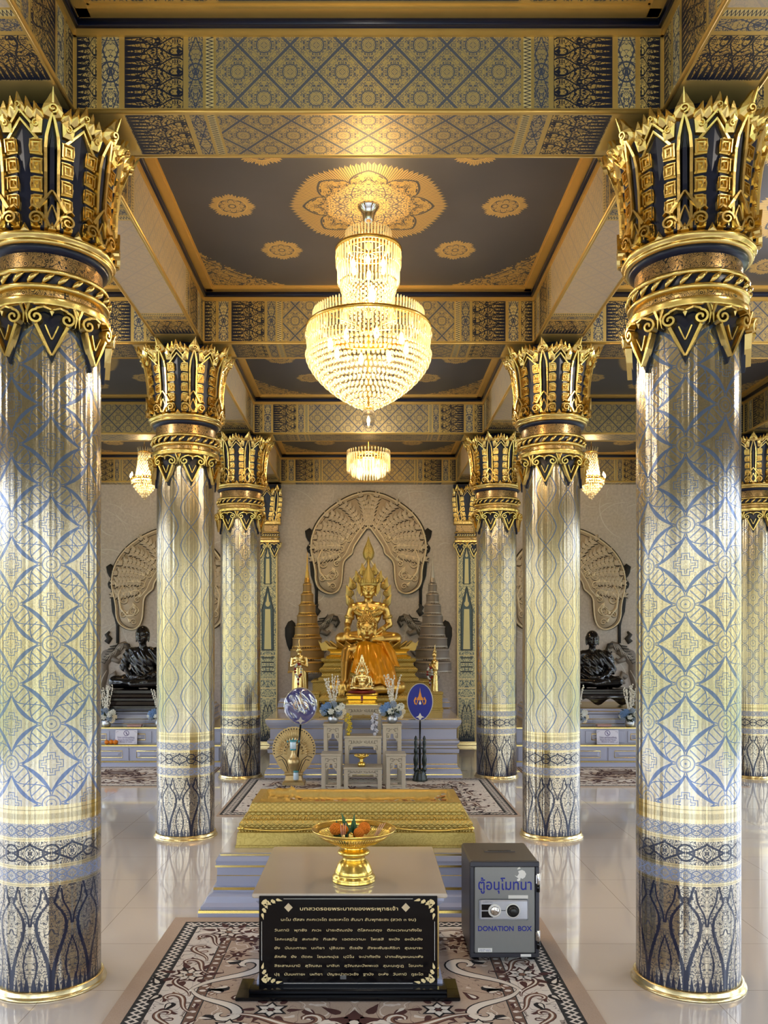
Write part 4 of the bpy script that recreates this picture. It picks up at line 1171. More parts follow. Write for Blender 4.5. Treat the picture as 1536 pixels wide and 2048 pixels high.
# ---- throne of the two Buddhas
def gilt_block(parent,name,cx,cy,hx,hy,prof,mat='emb'):
    a=MB(); stepped(a,cx,cy,hx,hy,[(o,z,0) for o,z in prof]); return a.build(name,M[mat],parent)
th=empty('golden_throne',(0,12.05,ZT2),0,'tiered embossed golden throne carrying the large crowned Buddha','throne')
gilt_block(th,'base_block',.04,.0,.80,.42,[(.02,0),(.02,.03),(0,.04),(0,.19),(.02,.20),(.02,.22)])
gilt_block(th,'tier',.0,.0,.60,.40,[(.08,.22),(.08,.26),(.04,.28),(.03,.32),(.06,.35),(.07,.38),(.02,.42),(.0,.46),(.04,.49),(.05,.52)])
gilt_block(th,'tier',.0,.0,.52,.38,[(.05,.52),(.06,.55),(.02,.57),(.0,.61),(.03,.63),(.04,.655)],'brass')
a=MB()
for k in range(24):
    A=2*pi*k/24; c,s=cos(A),sin(A)
    def f(u,v,d,c=c,s=s): r=.50+v*.75+d*.4; return (r*c*1.0-u*s,r*s*.8+u*c,.655+v*.75-d*.3)
    a.prism(leaf(0,0,.15,.15),f,0,.03)
a.lathe([(.0,.655),(.50,.655),(.52,.67),(.46,.69),(.0,.69)],40,sy=.8); a.build('lotus_cushion',M['gilt'],th)
a=MB()
for sx in (-1,1):
    def f(u,v,d,sx=sx): return (sx*(.44+u),-.30-d,.63+v)
    a.prism([(0,0),(.20,.0),(.25,.14),(.21,.10),(.16,.12),(.10,.06),(0,.04)],f,0,.03)
a.build('throne_wing',M['gilt'],th)

# ---- bodies
def seated_blobs(a,s=1.0,rh='knee',headscale=1.0,robe=False):
    """figure seated cross-legged facing -Y; seat at z=0, ~1.05 tall"""
    V=lambda *p: Vector(p)*s
    def cp(p,q,ra,rb,n=14): a.cone2(V(*p),V(*q),ra*s,rb*s,n)
    def el(c,r,n=16,m=10): a.ell(V(*c),tuple(k*s for k in r),n,m)
    el((0,.03,.13),(.23,.17,.14)); el((0,.02,.27),(.155,.115,.16)); el((0,.01,.46),(.205,.125,.17)); el((0,.0,.42),(.18,.12,.16)); el((-.09,-.04,.50),(.10,.09,.09)); el((.09,-.04,.50),(.10,.09,.09))
    cp((-.16,.0,.60),(.16,.0,.60),.075,.075); el((-.245,.0,.565),(.075,.08,.09)); el((.245,.0,.565),(.075,.08,.09)); cp((-.05,.0,.62),(-.21,.0,.585),.07,.07); cp((.05,.0,.62),(.21,.0,.585),.07,.07)
    cp((0,0,.60),(0,-.01,.75),.066,.058)
    for sx in (-1,1):
        cp((sx*.10,.0,.11),(sx*.40,-.20,.10),.125,.095,16); el((sx*.40,-.19,.10),(.115,.115,.098))
        cp((sx*.40,-.22,.095),(-sx*.03,-.36 if sx>0 else -.33,.075 if sx>0 else .10),.082,.052)
    for sx in (-1,1):
        cp((-sx*.03,-.34,.10 if sx<0 else .085),(-sx*.20,-.33,.125 if sx<0 else .10),.045,.030)  # feet
    el((0,-.20,.07),(.30,.16,.07))
    # arms
    if rh=='knee':
        cp((-.265,.0,.555),(-.325,.03,.32),.066,.056); cp((-.325,.03,.32),(-.33,-.20,.20),.052,.036)
        el((-.33,-.25,.185),(.046,.055,.028))
        for k in range(5):
            x=-.33+(-.036+.018*k); L=(.05,.075,.085,.078,.06)[k]
            if k==4: cp((x+.006,-.245,.18),(x+.03,-.285,.15),.013,.009,8)
            else: cp((x,-.285,.178),(x-.002,-.31,.178-L*.5),.0125,.012,8); cp((x-.002,-.31,.178-L*.5),(x,-.315,.178-L*1.15),.012,.008,8)
    elif rh=='lap':
        cp((-.265,.0,.555),(-.32,.02,.31),.066,.056); cp((-.32,.02,.31),(-.10,-.24,.185),.052,.036)
        el((-.03,-.27,.20),(.075,.045,.022))
        for k in range(4): cp((.02,-.255-.016*k,.203),(.085,-.25-.015*k,.202),.011,.009,8)
    cp((.265,.0,.555),(.325,.02,.32),.066,.056); cp((.325,.02,.32),(.12,-.24,.175),.052,.036)
    el((.05,-.27,.172),(.080,.048,.024))
    for k in range(4): cp((.0,-.25-.017*k,.176),(-.075,-.245-.015*k,.18),.012,.009,8)
    cp((.06,-.235,.185),(.01,-.228,.215),.013,.010,8)
    head_blobs(a,V(0,-.02,.875),s*headscale)
def head_blobs(a,c,s):
    """face, ears; centre c, head ~.27 tall"""
    def el(p,r,n=16,m=10): a.ell(c+Vector(p)*s,tuple(k*s for k in r),n,m)
    def cp(p,q,ra,rb,n=8): a.cone2(c+Vector(p)*s,c+Vector(q)*s,ra*s,rb*s,n)
    el((0,.010,.030),(.100,.112,.110),20,12); el((0,-.012,-.045),(.082,.088,.095),20,12); el((0,-.060,-.112),(.034,.030,.026)); cp((0,.0,-.08),(0,.01,-.15),.058,.056,12)
    cp((0,-.098,.020),(0,-.118,-.035),.011,.017); el((-.014,-.108,-.040),(.012,.012,.010)); el((.014,-.108,-.040),(.012,.012,.010))
    for sx in (-1,1):
        cp((sx*.016,-.100,.026),(sx*.048,-.098,.036),.0085,.009); cp((sx*.048,-.098,.036),(sx*.078,-.076,.022),.009,.006)
        el((sx*.040,-.093,.004),(.024,.012,.012)); el((sx*.050,-.060,-.040),(.030,.024,.036))
        cp((sx*.098,.0,.03),(sx*.104,.005,-.015),.018,.014); cp((sx*.104,.005,-.015),(sx*.096,-.005,-.10),.014,.011)
    cp((-.026,-.096,-.070),(0,-.104,-.067),.006,.0085); cp((.026,-.096,-.070),(0,-.104,-.067),.006,.0085); cp((-.020,-.094,-.082),(.020,-.094,-.082),.0085,.0085)
def hair_curls(parent,c,s,mat,top='bun'):
    a=MB()
    n=230
    for k in range(n):
        z=1-1.25*(k+.5)/n; ph=k*2.39996; q=sqrt(max(0,1-z*z)); p=Vector((q*cos(ph)*.108,q*sin(ph)*.120+.012,z*.118+.032))
        if p.y<-.045 and p.z<.075: continue
        if p.z<-.02 and p.y<.01: continue
        a.ell(Vector(c)+p*s,.0125*s,6,4)
    a.ell(Vector(c)+Vector((0,.016,.035))*s,(.104*s,.112*s,.112*s),16,10)
    if top=='bun':
        a.ell(Vector(c)+Vector((0,.02,.15))*s,(.055*s,.055*s,.045*s),12,8)
        for k in range(40):
            z=1-1.0*(k+.5)/40; ph=k*2.39996; q=sqrt(max(0,1-z*z)); a.ell(Vector(c)+Vector((q*cos(ph)*.055,.02+q*sin(ph)*.055,.15+z*.046))*s,.010*s,6,4)
        a.lathe([(.0,.19*s),(.020*s,.195*s),(.026*s,.215*s),(.014*s,.25*s),(.004*s,.30*s),(0,.31*s)],12,c=(c[0],c[1]+.02*s,c[2]))
    a.build('hair',mat,parent)
# 1. large crowned Buddha
bz=1.530
b1=empty('buddha_statue',(0,12.0,bz),0,'large crowned golden Buddha at the back of the altar before a flame halo','statue')
s1=.90
a=MB(); seated_blobs(a,s1,'knee',1.18); mobj('body',remeshed(a,.010,5),M['statue'],b1)
hc=Vector((0,-.02,.875))*s1; hs=s1*1.18
a=MB()
a.lathe([(.112*hs,.035*hs),(.120*hs,.040*hs),(.118*hs,.075*hs),(.112*hs,.085*hs)],32,c=(hc.x,hc.y+.012*hs,hc.z),cap=False,sy=1.05)
for k in range(22):
    A=2*pi*k/22; r=.118*hs
    def f(u,v,d,A=A,r=r): return (hc.x+(r+d)*cos(A)-u*sin(A),hc.y+.012*hs+(r+d)*sin(A)*1.05+u*cos(A),hc.z+.075*hs+v)
    a.prism(leaf(0,0,.030*hs,.052*hs),f,-.004,.008)
a.lathe([(.110*hs,.07*hs),(.100*hs,.12*hs),(.075*hs,.165*hs),(.078*hs,.175*hs),(.052*hs,.215*hs),(.055*hs,.225*hs),(.034*hs,.26*hs),(.036*hs,.27*hs),(.018*hs,.31*hs),(.008*hs,.38*hs),(0,.42*hs)],24,c=(hc.x,hc.y+.02*hs,hc.z),cap=False)
for sx in (-1,1):
    def f(u,v,d,sx=sx): return (hc.x+sx*(.105*hs+u),hc.y-.01-d,hc.z-.06*hs+v)
    a.prism([(0,0),(.02,-.02),(.05,.05),(.045,.12),(.06,.17),(.02,.13),(.0,.08)],f,0,.015)
a.build('crown',M['gilt'],b1)
a=MB()
for r,z,w_ in ((.15,.60,.012),(.185,.575,.010),(.215,.55,.012)):
    a.tube([(r*s1*sin(q)*1.05,(-.085*cos(q)-.045)*s1,(z-.10*cos(q)*(r/.2))*s1) for q in [(-1.35+2.7*k/24) for k in range(25)]],w_,6)
for k in range(27):
    q=-1.2+2.4*k/26; a.ell((.20*s1*sin(q)*1.05,(-.095*cos(q)-.05)*s1,(.555-.105*cos(q))*s1),(.010,.012,.028),6,5)
for k in range(7): a.tube([(.018*(k-3),-.125*s1,.44*s1),(.017*(k-3),-.135*s1,.38*s1),(.014*(k-3),-.125*s1,.31*s1)],.006,5)
a.lathe([(0,-.03),(.035,-.01),(.035,.01),(0,.03)],8,c=(0,-.14*s1,.44*s1)); a.build('necklace',M['gilt'],b1)
a=MB()
for sx,(p,q) in ((-1,((-.29,.012,.46),(-.30,.018,.41))),(1,((.29,.012,.46),(.30,.018,.41)))):
    a.tube([Vector(p)*s1,Vector(q)*s1],.070,14)
a.tube([Vector((-.326,-.10,.252))*s1,Vector((-.329,-.15,.226))*s1],.048,12); a.tube([Vector((.235,-.11,.25))*s1,Vector((.20,-.15,.225))*s1],.048,12); a.build('armlet',M['gilt'],b1)
# flame halo
ha=empty('flame_halo',(0,12.17,0),0,'golden flame-edged halo standing behind the head of the large Buddha','halo')
def halo_pt(t):  # t -1..1 from the left foot over the top to the right foot
    A=abs(t); 
    tab=[(0,0,2.80),(.12,.045,2.70),(.3,.15,2.56),(.5,.265,2.42),(.7,.315,2.26),(.85,.28,2.10),(1,.20,1.95)]
    for (a0,x0,z0),(a1,x1,z1) in zip(tab,tab[1:]):
        if A<=a1: k=(A-a0)/(a1-a0); return ((1 if t>0 else -1)*(x0+(x1-x0)*k),z0+(z1-z0)*k)
    return ((1 if t>0 else -1)*.2,1.95)
fl=lambda u,v,d:(u,-d,v)
a=MB(); a.strip([halo_pt(-1+2*k/60) for k in range(61)],.028,fl,-.02,.02); a.strip([(x*.60,2.2+(z-2.2)*.62+.0) for x,z in [halo_pt(-1+2*k/60) for k in range(61)]],.020,fl,-.015,.02)
a.build('halo_frame',simple('pale_halo_frame',srgb(225,210,170),.4,.4),ha)
for sx in (-1,1):
    for k in range(6):
        t_=.18+.155*k; x,z=halo_pt(sx*t_); x*=.80; z=2.2+(z-2.2)*.84
        a=MB(); tl=sx*(1.9-k*.30)*.5
        a.relief(leaf(x,z-.075,.12,.20,sx*(.15+.09*k)),fl,-.01,.02,.4,.02); a.strip(spiral(x,z-.015,.036,.006,1.4,-pi/2,sx,16),.013,fl,.02,.045)
        a.strip(spiral(x+sx*.02,z+.05,.016,.004,1.1,-pi/2,-sx,10),.009,fl,.02,.038); a.build('flame_curl',M['gilt'],ha)
a=MB(); a.lathe([(0,2.70),(.03,2.72),(.065,2.78),(.075,2.84),(.060,2.90),(.040,2.95),(.018,3.01),(.004,3.07),(0,3.08)],16,c=(0,-.01,0),sy=.5,wav=lambda A,z:1+.12*cos(8*A))
for k in range(7): a.relief(leaf(0,2.74+.035*k,.10-.008*k,.11),lambda u,v,d:(u,-.035-d,v),-.01,.012,.4,.02)
a.build('flame_finial',M['gilt'],ha)
a=MB(); a.tube([(0,.02,0-0+1.52),(0,.02,1.9),(0,.02,2.75)],.02,8); a.build('halo_post',M['gilt'],ha)
ha.location.z=0
# 2. front Buddha with the orange robe
b2=empty('buddha_statue',(0,11.07,.903),0,'golden Buddha in a draped orange satin robe, in front of the crowned one','statue')
s2=.97; b2.location.x=-.02
a=MB(); seated_blobs(a,s2,'lap',1.0)
# straight right arm reaching down past the knee
a2=MB(); seated_blobs(a2,s2,None,1.13)
a2.cone2((-.26*s2,-.0,.55*s2),(-.275*s2,-.14,.40*s2),.080,.072); a2.cone2((-.275*s2,-.14,.40*s2),(-.285*s2,-.30,.18*s2),.070,.050); a2.ell((-.31*s2,-.36,.12*s2),(.052,.045,.062))
for k in range(4): a2.cone2((-.345+.021*k,-.385,.085),(-.352+.021*k,-.39,.0+.01*k*(3-k)*.5),.0125,.009,8)
a2.cone2((-.27,-.37,.11),(-.255,-.40,.06),.013,.010,8)
mobj('body',remeshed(a2,.010,5),M['statue'],b2)
hair_curls(b2,(0,-.02*s2,.875*s2),s2*1.17,M['statue'])
def cloth(parent,name,fn,nu,nv,mat,th=.006):
    a=MB(); g=[[a.vert(fn(i/nu,j/nv)) for j in range(nv+1)] for i in range(nu+1)]
    for i in range(nu):
        for j in range(nv): a.face((g[i][j],g[i+1][j],g[i+1][j+1],g[i][j+1]))
    o=a.build(name,mat,parent); m=o.modifiers.new('s','SOLIDIFY'); m.thickness=th; m.offset=1; return o
def robe_fn(u,v):
    # u: from the figure's right chest (viewer left) round to its left arm; v: neck -> hem
    top=Vector((-.115+.36*u,-.125-.03*sin(pi*u),.685-.09*abs(u-.25)))
    if u>.75: top=Vector((.155+.14*(u-.75)/.25,-.12+.10*(u-.75)/.25,.64-.07*(u-.75)/.25))
    hem=Vector((-.20+.62*u,-.44-.06*sin(pi*u),.30-.22*u**.7))
    if u>.8: hem=Vector((.296+.10*(u-.8)/.2,-.46+.22*(u-.8)/.2,.08+.06*(u-.8)/.2))
    p=top.lerp(hem,v)
    p.y-=.10*sin(pi*min(1,v*1.0))*(1-abs(u-.5))
    w=v*(1-.3*v)
    fold=.028*sin(u*19+v*3.5)+.016*sin(u*37-v*6+1)+.012*sin((u*1.0+v)*14)
    p.y-=fold*w*1.25; p.z+=.014*sin(u*23)*v
    return p
cloth(b2,'orange_robe',robe_fn,90,50,M['robe'])
def robe_sh(u,v):   # over the left shoulder and down the arm
    A=-.9+2.3*u; r=.095
    p=Vector((.10+.20*v,.0,.655-.05*v)) if v<.5 else Vector((.20+.16*(v-.5)*1.6,.0-.06*(v-.5)*2,.63-.62*(v-.5)))
    k=.105+.012*sin(u*17)+.01*sin(v*12)
    return p+Vector((sin(A)*k*(.35+.65*min(1,v*1.5)),-cos(A)*k*1.15,.02+.02*cos(A)))
cloth(b2,'orange_robe',robe_sh,40,30,M['robe'])
b2.scale=(1,1,1)
gilt_t=empty('golden_pedestal',(0,11.05,.690),0,'low golden pedestal under the robed Buddha','pedestal')
gilt_block(gilt_t,'pedestal_block',0,0,.56,.29,[(.06,0),(.06,.04),(.02,.06),(.0,.09),(.02,.12),(.06,.15),(.06,.18),(.02,.21)])
# golden cloth panel blocks either side
for sx in (-1,1):
    o=empty('golden_box',(sx*.80,11.22,.690),0,'embossed golden block at the foot of the throne, %s of the robed Buddha'%('left' if sx<0 else 'right'),'block')
    gilt_block(o,'block',0,0,.16,.12,[(.01,0),(.01,.02),(0,.03),(0,.20),(.01,.21),(.01,.23)],'emb')

# 3. small flame-backed Buddha on the tall centre table
b3=empty('small_buddha_statue',(-.075,9.81,.866),0,'small golden Buddha with pointed flame arch on the tallest altar table','statue')
gilt_block(b3,'pedestal',0,0,.13,.08,[(.05,0),(.05,.012),(.03,.02),(.02,.035),(.04,.05),(.05,.065),(.03,.08),(.045,.10),(.055,.115),(.03,.125)],'brass')
a=MB(); a.lathe([(0,.125),(.15,.125),(.165,.14),(.15,.155),(.0,.16)],28,sy=.62); a.build('red_rim_cushion',simple('dark_red_enamel',srgb(120,30,24),.3,.3),b3)
a=MB(); a.M=Matrix.Translation((0,0,.160)); seated_blobs(a,.265,'knee',1.05); mobj('body',remeshed(a,.0042,2),M['statue_bright'],b3)
def arch(t,w,h,z0):
    A=abs(t); 
    x=w*(1-A**3*0)*(sin(min(1,(1-A)*0+1)*pi/2)); 
    tab=[(0,0,1),(.2,.10,.82),(.35,.30,.64),(.5,.42,.50),(.58,.34,.42),(.68,.62,.36),(.82,.72,.18),(1,.66,0)]
    for (a0,x0,q0),(a1,x1,q1) in zip(tab,tab[1:]):
        if A<=a1: k=(A-a0)/(a1-a0); return ((1 if t>0 else -1)*w*(x0+(x1-x0)*k),z0+h*(q0+(q1-q0)*k))
a=MB(); a.strip([arch(-1+2*k/70,.16,.40,.16) for k in range(71)],.016,lambda u,v,d:(u,.06-d,v),-.004,.014); a.strip([arch(-1+2*k/70,.125,.33,.17) for k in range(71)],.008,lambda u,v,d:(u,.055-d,v),-.004,.012)
for k in range(26):
    t_=-.95+1.9*k/25; x,z=arch(t_,.17,.40,.16); a.relief(leaf(x,z-.008,.016,.032,t_*1.2),lambda u,v,d:(u,.055-d,v),0,.006,.3,.004)
a.build('flame_arch',M['gold_pale'],b3)
a=MB(); a.box(-.012,.012,-.135,-.128,.04,.10,.003); a.build('red_plaque',simple('red_enamel_plaque',srgb(120,20,20),0,.3),b3)

# ---- nest of altar tables
def altar_table(x,y,w,d,h,label,fret=.5,shelf=False):
    t=empty('altar_table',(x,y,0),0,label,'altar table')
    t.location.z=.0128
    P=M['tablepaint']; a=MB(); a.box(-w/2-.006,w/2+.006,-d/2-.006,d/2+.006,h-.022,h,.005); a.build('table_top',P,t)
    lw=.045*min(1,w/.3+.25)
    for sx in (-1,1):
        for sy in (-1,1):
            a=MB(); x0=sx*(w/2-lw/2); y0=sy*(d/2-.016); a.box(x0-lw/2,x0+lw/2,y0-.016,y0+.016,0,h-.024,.004); a.build('leg',P,t)
    a=MB(); yf=-d/2+.006; f=lambda u,v,dd:(u,yf-dd,v)
    top=h-.022; xi=w/2-lw*.8; fh=min(.17,h*.42)
    # solid carved apron with a stepped arch
    pts=[(-xi,top),(xi,top),(xi,top-fh),(xi-.018,top-fh),(xi-.022,top-fh*.80),(xi-.05,top-fh*.76),(xi-.055,top-fh*.56),(.02,top-fh*.54),(0,top-fh*.50),(-.02,top-fh*.54),(-xi+.055,top-fh*.56),(-xi+.05,top-fh*.76),(-xi+.022,top-fh*.80),(-xi+.018,top-fh)]
    if w<.3: pts=[(-xi,top),(xi,top),(xi,top-fh),(xi-.018,top-fh),(xi-.03,top-fh*.86),(.018,top-fh*.80),(.014,top-fh*.55),(0,top-fh*.50),(-.014,top-fh*.55),(-.018,top-fh*.80),(-xi+.03,top-fh*.86),(-xi+.018,top-fh)]
    a.prism(pts,f,-.010,.002); a.build('apron',P,t)
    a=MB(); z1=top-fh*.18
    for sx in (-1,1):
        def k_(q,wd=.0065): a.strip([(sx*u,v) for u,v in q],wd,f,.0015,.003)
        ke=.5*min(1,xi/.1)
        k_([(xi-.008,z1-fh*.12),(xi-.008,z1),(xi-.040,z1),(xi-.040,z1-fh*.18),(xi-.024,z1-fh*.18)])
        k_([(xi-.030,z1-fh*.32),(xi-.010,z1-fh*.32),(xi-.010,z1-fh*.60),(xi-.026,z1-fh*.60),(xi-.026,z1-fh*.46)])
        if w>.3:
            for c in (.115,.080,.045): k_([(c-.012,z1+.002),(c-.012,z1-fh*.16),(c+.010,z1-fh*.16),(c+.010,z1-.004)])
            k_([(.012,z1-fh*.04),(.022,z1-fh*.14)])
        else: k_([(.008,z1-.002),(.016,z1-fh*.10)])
    a.build('fret_shade_strip',simple('fret_shadow',(0.05,0.045,0.04),0,.8) if 'fret_shadow' not in bpy.data.materials else bpy.data.materials['fret_shadow'],t)  # dark strips on the solid apron paint the shade of fret openings
    for sx in (-1,1):
        a=MB(); xx=sx*(w/2-.010); a.box(xx-.006,xx+.006,-d/2+.03,d/2-.03,top-.06,top); a.build('side_rail',P,t)
    a=MB(); a.box(-w/2+lw,w/2-lw,-d/2+.008,-d/2+.020,.035,.050,.003); a.build('stretcher',P,t)
    a=MB(); a.box(-w/2+lw,w/2-lw,d/2-.020,d/2-.008,.035,.050,.003); a.build('stretcher',P,t)
    return t
altar_table(-.060,9.22,.405,.26,.232,'lowest centre altar table, front row, holding the small gold bowl')
altar_table(-.060,9.54,.405,.26,.530,'middle-height centre altar table holding the orchid sprays')
altar_table(-.060,9.80,.415,.24,.853,'tallest centre altar table, at the back, under the small golden Buddha')
altar_table(-.398,9.20,.205,.26,.377,'short narrow altar table at front left of the altar table group')
altar_table(.291,9.20,.205,.26,.377,'short narrow altar table at front right of the altar table group')
altar_table(-.392,9.53,.205,.24,.665,'tall narrow altar table under the left flower vase')
altar_table(.260,9.53,.205,.24,.665,'tall narrow altar table under the right flower vase')
# small gold bowl
t=empty('footed_bowl',(-.075,9.17,.2458),0,'tiny gold footed bowl on the lowest altar table','bowl')
a=MB(); a.lathe([(0,0),(.040,0),(.042,.02),(.040,.04),(.030,.045),(.016,.055),(.022,.062),(.016,.07),(.022,.078),(.0,.08)],24); a.build('foot',M['brass'],t)
a=MB(); a.lathe([(.0,.078),(.025,.080),(.055,.100),(.078,.112),(.080,.116),(.052,.106),(.0,.092)],32); 
for k in range(10): A=2*pi*k/10; a.ell((.068*cos(A),.068*sin(A),.116),(.012,.012,.012),6,5)
a.ell((0,0,.115),(.016,.016,.018),8,6); a.build('scalloped_dish',M['brass'],t)
# ---- flower vases
petb=simple('pale_blue_petal',srgb(120,156,205),0,.6,20,0,.25); petw=simple('white_petal',srgb(235,238,232),0,.6); petg=simple('grey_blue_petal',srgb(150,165,185),0,.6); grn=simple('dark_green_leaf',srgb(48,66,50),0,.5,10,0,.3); pot=simple('silver_pot',(0.55,0.58,0.63),.85,.32); sprw=simple('white_blossom_spray',srgb(236,232,220),0,.6); creamp=simple('cream_petal',srgb(235,225,200),0,.6)
def rose(parent,p,r,mat,seed):
    rn=random.Random(seed); a=MB(); ax=Vector((p[0],p[1]-.03,(p[2])*1.0)).normalized() if False else Vector((rn.uniform(-.5,.5),-1,rn.uniform(-.1,.6))).normalized(); R=ax.to_track_quat('Z','Y').to_matrix()
    for ring,(n,rr,zz,sz) in enumerate(((1,0,.3,.42),(4,.28,.22,.42),(6,.55,.08,.46),(7,.80,-.10,.48))):
        for k in range(n):
            A=2*pi*(k+ring*.5)/n; q=Vector((rr*cos(A),rr*sin(A),zz))*r
            rot=R@Matrix.Rotation(A,3,'Z')@Matrix.Rotation(.55*ring*.5,3,'Y'); a.ell(Vector(p)+R@q,(r*sz*.35,r*sz*.9,r*sz*.8),7,5,rot=rot)
    a.build('blossom',mat,parent)
def vase(x,y,z,label,seed,s=1.0):
    rn=random.Random(seed); t=empty('flower_vase',(x,y,z),0,label,'flower arrangement'); t.scale=(s,s,s)
    a=MB(); a.lathe([(0,0),(.036,0),(.052,.014),(.060,.040),(.058,.066),(.048,.088),(.044,.096),(.040,.094),(.0,.09)],28); a.build('pot',pot,t)
    a=MB()
    for k in range(60):
        A=rn.uniform(0,2*pi); e=rn.uniform(-.5,1.0); d_=Vector((cos(A)*cos(e),sin(A)*cos(e),sin(e)*.8)); L=rn.uniform(.10,.165); o=Vector((0,0,.13))
        R=d_.to_track_quat('Z','Y').to_matrix()@Matrix.Rotation(rn.uniform(0,6),3,'Z')
        def f(u,v,dd,R=R,d_=d_,L=L): return o+R@Vector((u,dd+.02*sin(v*20),v))
        a.prism(leaf(0,L*.3,.034,L*.72),f,0,.0015)
    for k in range(14):
        A=2*pi*k/14; a.tube([(0,0,.07),(.03*cos(A),.03*sin(A),.10),(.08*cos(A),.08*sin(A),.16)],.003,4)
    a.build('foliage',grn,t)
    for k,(dx,dz,r,m_) in enumerate(((-.095,.165,.048,petb),(-.055,.195,.042,petb),(-.02,.135,.036,petw),(.055,.17,.042,petw),(.095,.19,.036,petw),(.06,.115,.044,petg),(.11,.13,.036,creamp),(-.10,.115,.034,petg),(.01,.215,.036,petg),(.085,.085,.034,creamp),(-.12,.14,.03,petw))):
        rose(t,(dx,-.085+abs(dx)*.35,dz),r,m_,seed+k)
    for k in range(8):
        x0=-.085+.17*k/7+rn.uniform(-.02,.02); top=.50+rn.uniform(-.05,.04); yo=rn.uniform(-.03,.05); a=MB(); a.tube([(0,yo*.3,.12),(x0*.45,yo*.6,.3),(x0*1.0-.01,yo,top)],.003,5)
        for j in range(11):
            u=.30+.70*j/10; z=.12+(top-.12)*u; xx=x0*u-.01*u*u
            a.ell((xx+rn.uniform(-.009,.009),yo*u-.006,z+rn.uniform(-.008,.008)),(.009,.008,.012),6,4)
        a.build('blossom_spray',sprw,t)
    return t
vase(-.392,9.50,.678,'silver vase of blue and white flowers on the left tall altar table',3)
vase(.265,9.50,.678,'silver vase of blue and white flowers on the right tall altar table',8)
def orchid(x,y,z,mat,label):
    t=empty('orchid_spray',(x,y,z),0,label,'flowers'); a=MB(); a.lathe([(0,0),(.020,0),(.022,.02),(.014,.035),(0,.036)],12); a.build('cup',mat,t)
    rn=random.Random(int(abs(x)*1000)); a=MB(); a.tube([(0,0,.03),(.012,-.01,.12),(-.006,-.01,.23)],.003,5)
    for k in range(15):
        c=Vector((rn.uniform(-.032,.032),rn.uniform(-.03,.0),.05+.185*k/14))
        for j in range(4):
            A=j*pi/2+rn.random(); a.ell(c+Vector((cos(A)*.011,-.004,sin(A)*.011)),(.011,.005,.009),6,4)
    a.build('blossoms',mat,t)
orchid(-.222,9.47,.543,simple('gold_foil_orchid',srgb(215,190,70),.5,.35),'golden yellow artificial orchid spray on the left end of the middle altar table')
orchid(.07,9.47,.543,simple('silver_white_orchid',srgb(205,208,225),.2,.4),'silvery white artificial orchid spray on the right end of the middle altar table')

# ---- ceremonial fans
def fan_shape(w,h,n=40):
    out=[]
    for k in range(n):
        A=2*pi*k/n-pi/2; z=sin(A); x=cos(A); ww=w*(1-.16*(-z if z<0 else 0)**1.5) ; out.append((x*ww*.5,z*h*.5))
    return out
fanblue=simple('royal_blue_satin',srgb(14,32,150),0,.4); fanrim=simple('pale_grey_fan_rim',srgb(190,186,176),.2,.4); embo=simple('gold_embroidery',srgb(226,150,60),.2,.4)
def emblem(a,s,f):
    a.m=0; a.prism([(-.034*s,0),(.034*s,0),(.028*s,.022*s),(.016*s,.034*s),(.011*s,.058*s),(.004*s,.085*s),(0,.125*s),(-.004*s,.085*s),(-.011*s,.058*s),(-.016*s,.034*s),(-.028*s,.022*s)],f,0,.002)
    for sx in (-1,1):
        a.strip([(sx*.040*s,.028*s),(sx*.056*s,-.004*s),(sx*.050*s,-.034*s),(sx*.030*s,-.040*s)],.014*s,f,0,.003); a.prism([(sx*.034*s,.004*s),(sx*.048*s,.034*s),(sx*.052*s,.006*s)],f,0,.002); a.strip([(sx*.022*s,-.004*s),(sx*.030*s,-.03*s)],.010*s,f,0,.003)
def fan(x,y,z,w,h,label,plastic=False):
    t=empty('ceremonial_fan',(x,y,z),0,label,'fan')
    f=lambda u,v,d:(u,-.006-d,v)
    a=MB(); a.prism(fan_shape(w,h),lambda u,v,d:(u,.006-d,v),0,.012); a.build('fan_panel',fanblue,t)
    a=MB(); P=fan_shape(w,h,48); a.tube([(p[0],0,p[1]) for p in P]+[(P[0][0],0,P[0][1])],.008,6); a.build('rim',fanrim,t)
    a=MB(); emblem(a,1.15 if not plastic else 1.3,lambda u,v,d:f(u,v+.02,d)); a.build('crest',embo if not plastic else simple('pale_pink_gold_embroidery',srgb(206,170,150),.1,.5),t)
    a=MB(); a.prism(leaf(0,-.030,.026,.050),lambda u,v,d:f(u,v,d),.002,.004); a.prism([(-.05,-.5*h+.035),(-.02,-.5*h+.03),(0,-.5*h),(.02,-.5*h+.03),(.05,-.5*h+.035),(.018,-.5*h+.05),(0,-.5*h+.085),(-.018,-.5*h+.05)],f,0,.003); a.build('white_lotus',M['white'],t)
    if plastic:
        for sx in (-1,1):
            a=MB()
            for k in range(6): a.strip([(sx*.008,.135-.012*k),(sx*(.03+.002*k),.10-.016*k)],.003,f,0,.003)
            a.build('rays',M['white'],t)
    return t
p1=fan(-.748,9.42,.872,.355,.40,'blue ceremonial fan wrapped in shiny plastic above the golden peacock stand',True)
pl=simple('clear_plastic_wrap',(1,1,1),0,.06); 
def wrapmat():
    m=bpy.data.materials.new('clear_plastic_film'); m.use_nodes=True; nt=m.node_tree; X.nt=nt; nt.nodes.clear(); o=nt.nodes.new('ShaderNodeOutputMaterial'); tp=nt.nodes.new('ShaderNodeBsdfTransparent'); gl=nt.nodes.new('ShaderNodeBsdfGlossy'); gl.inputs[1].default_value=.08
    mx=nt.nodes.new('ShaderNodeMixShader'); mx.inputs[0].default_value=.28; nt.links.new(tp.outputs[0],mx.inputs[1]); nt.links.new(gl.outputs[0],mx.inputs[2]); nt.links.new(mx.outputs[0],o.inputs[0]); return m
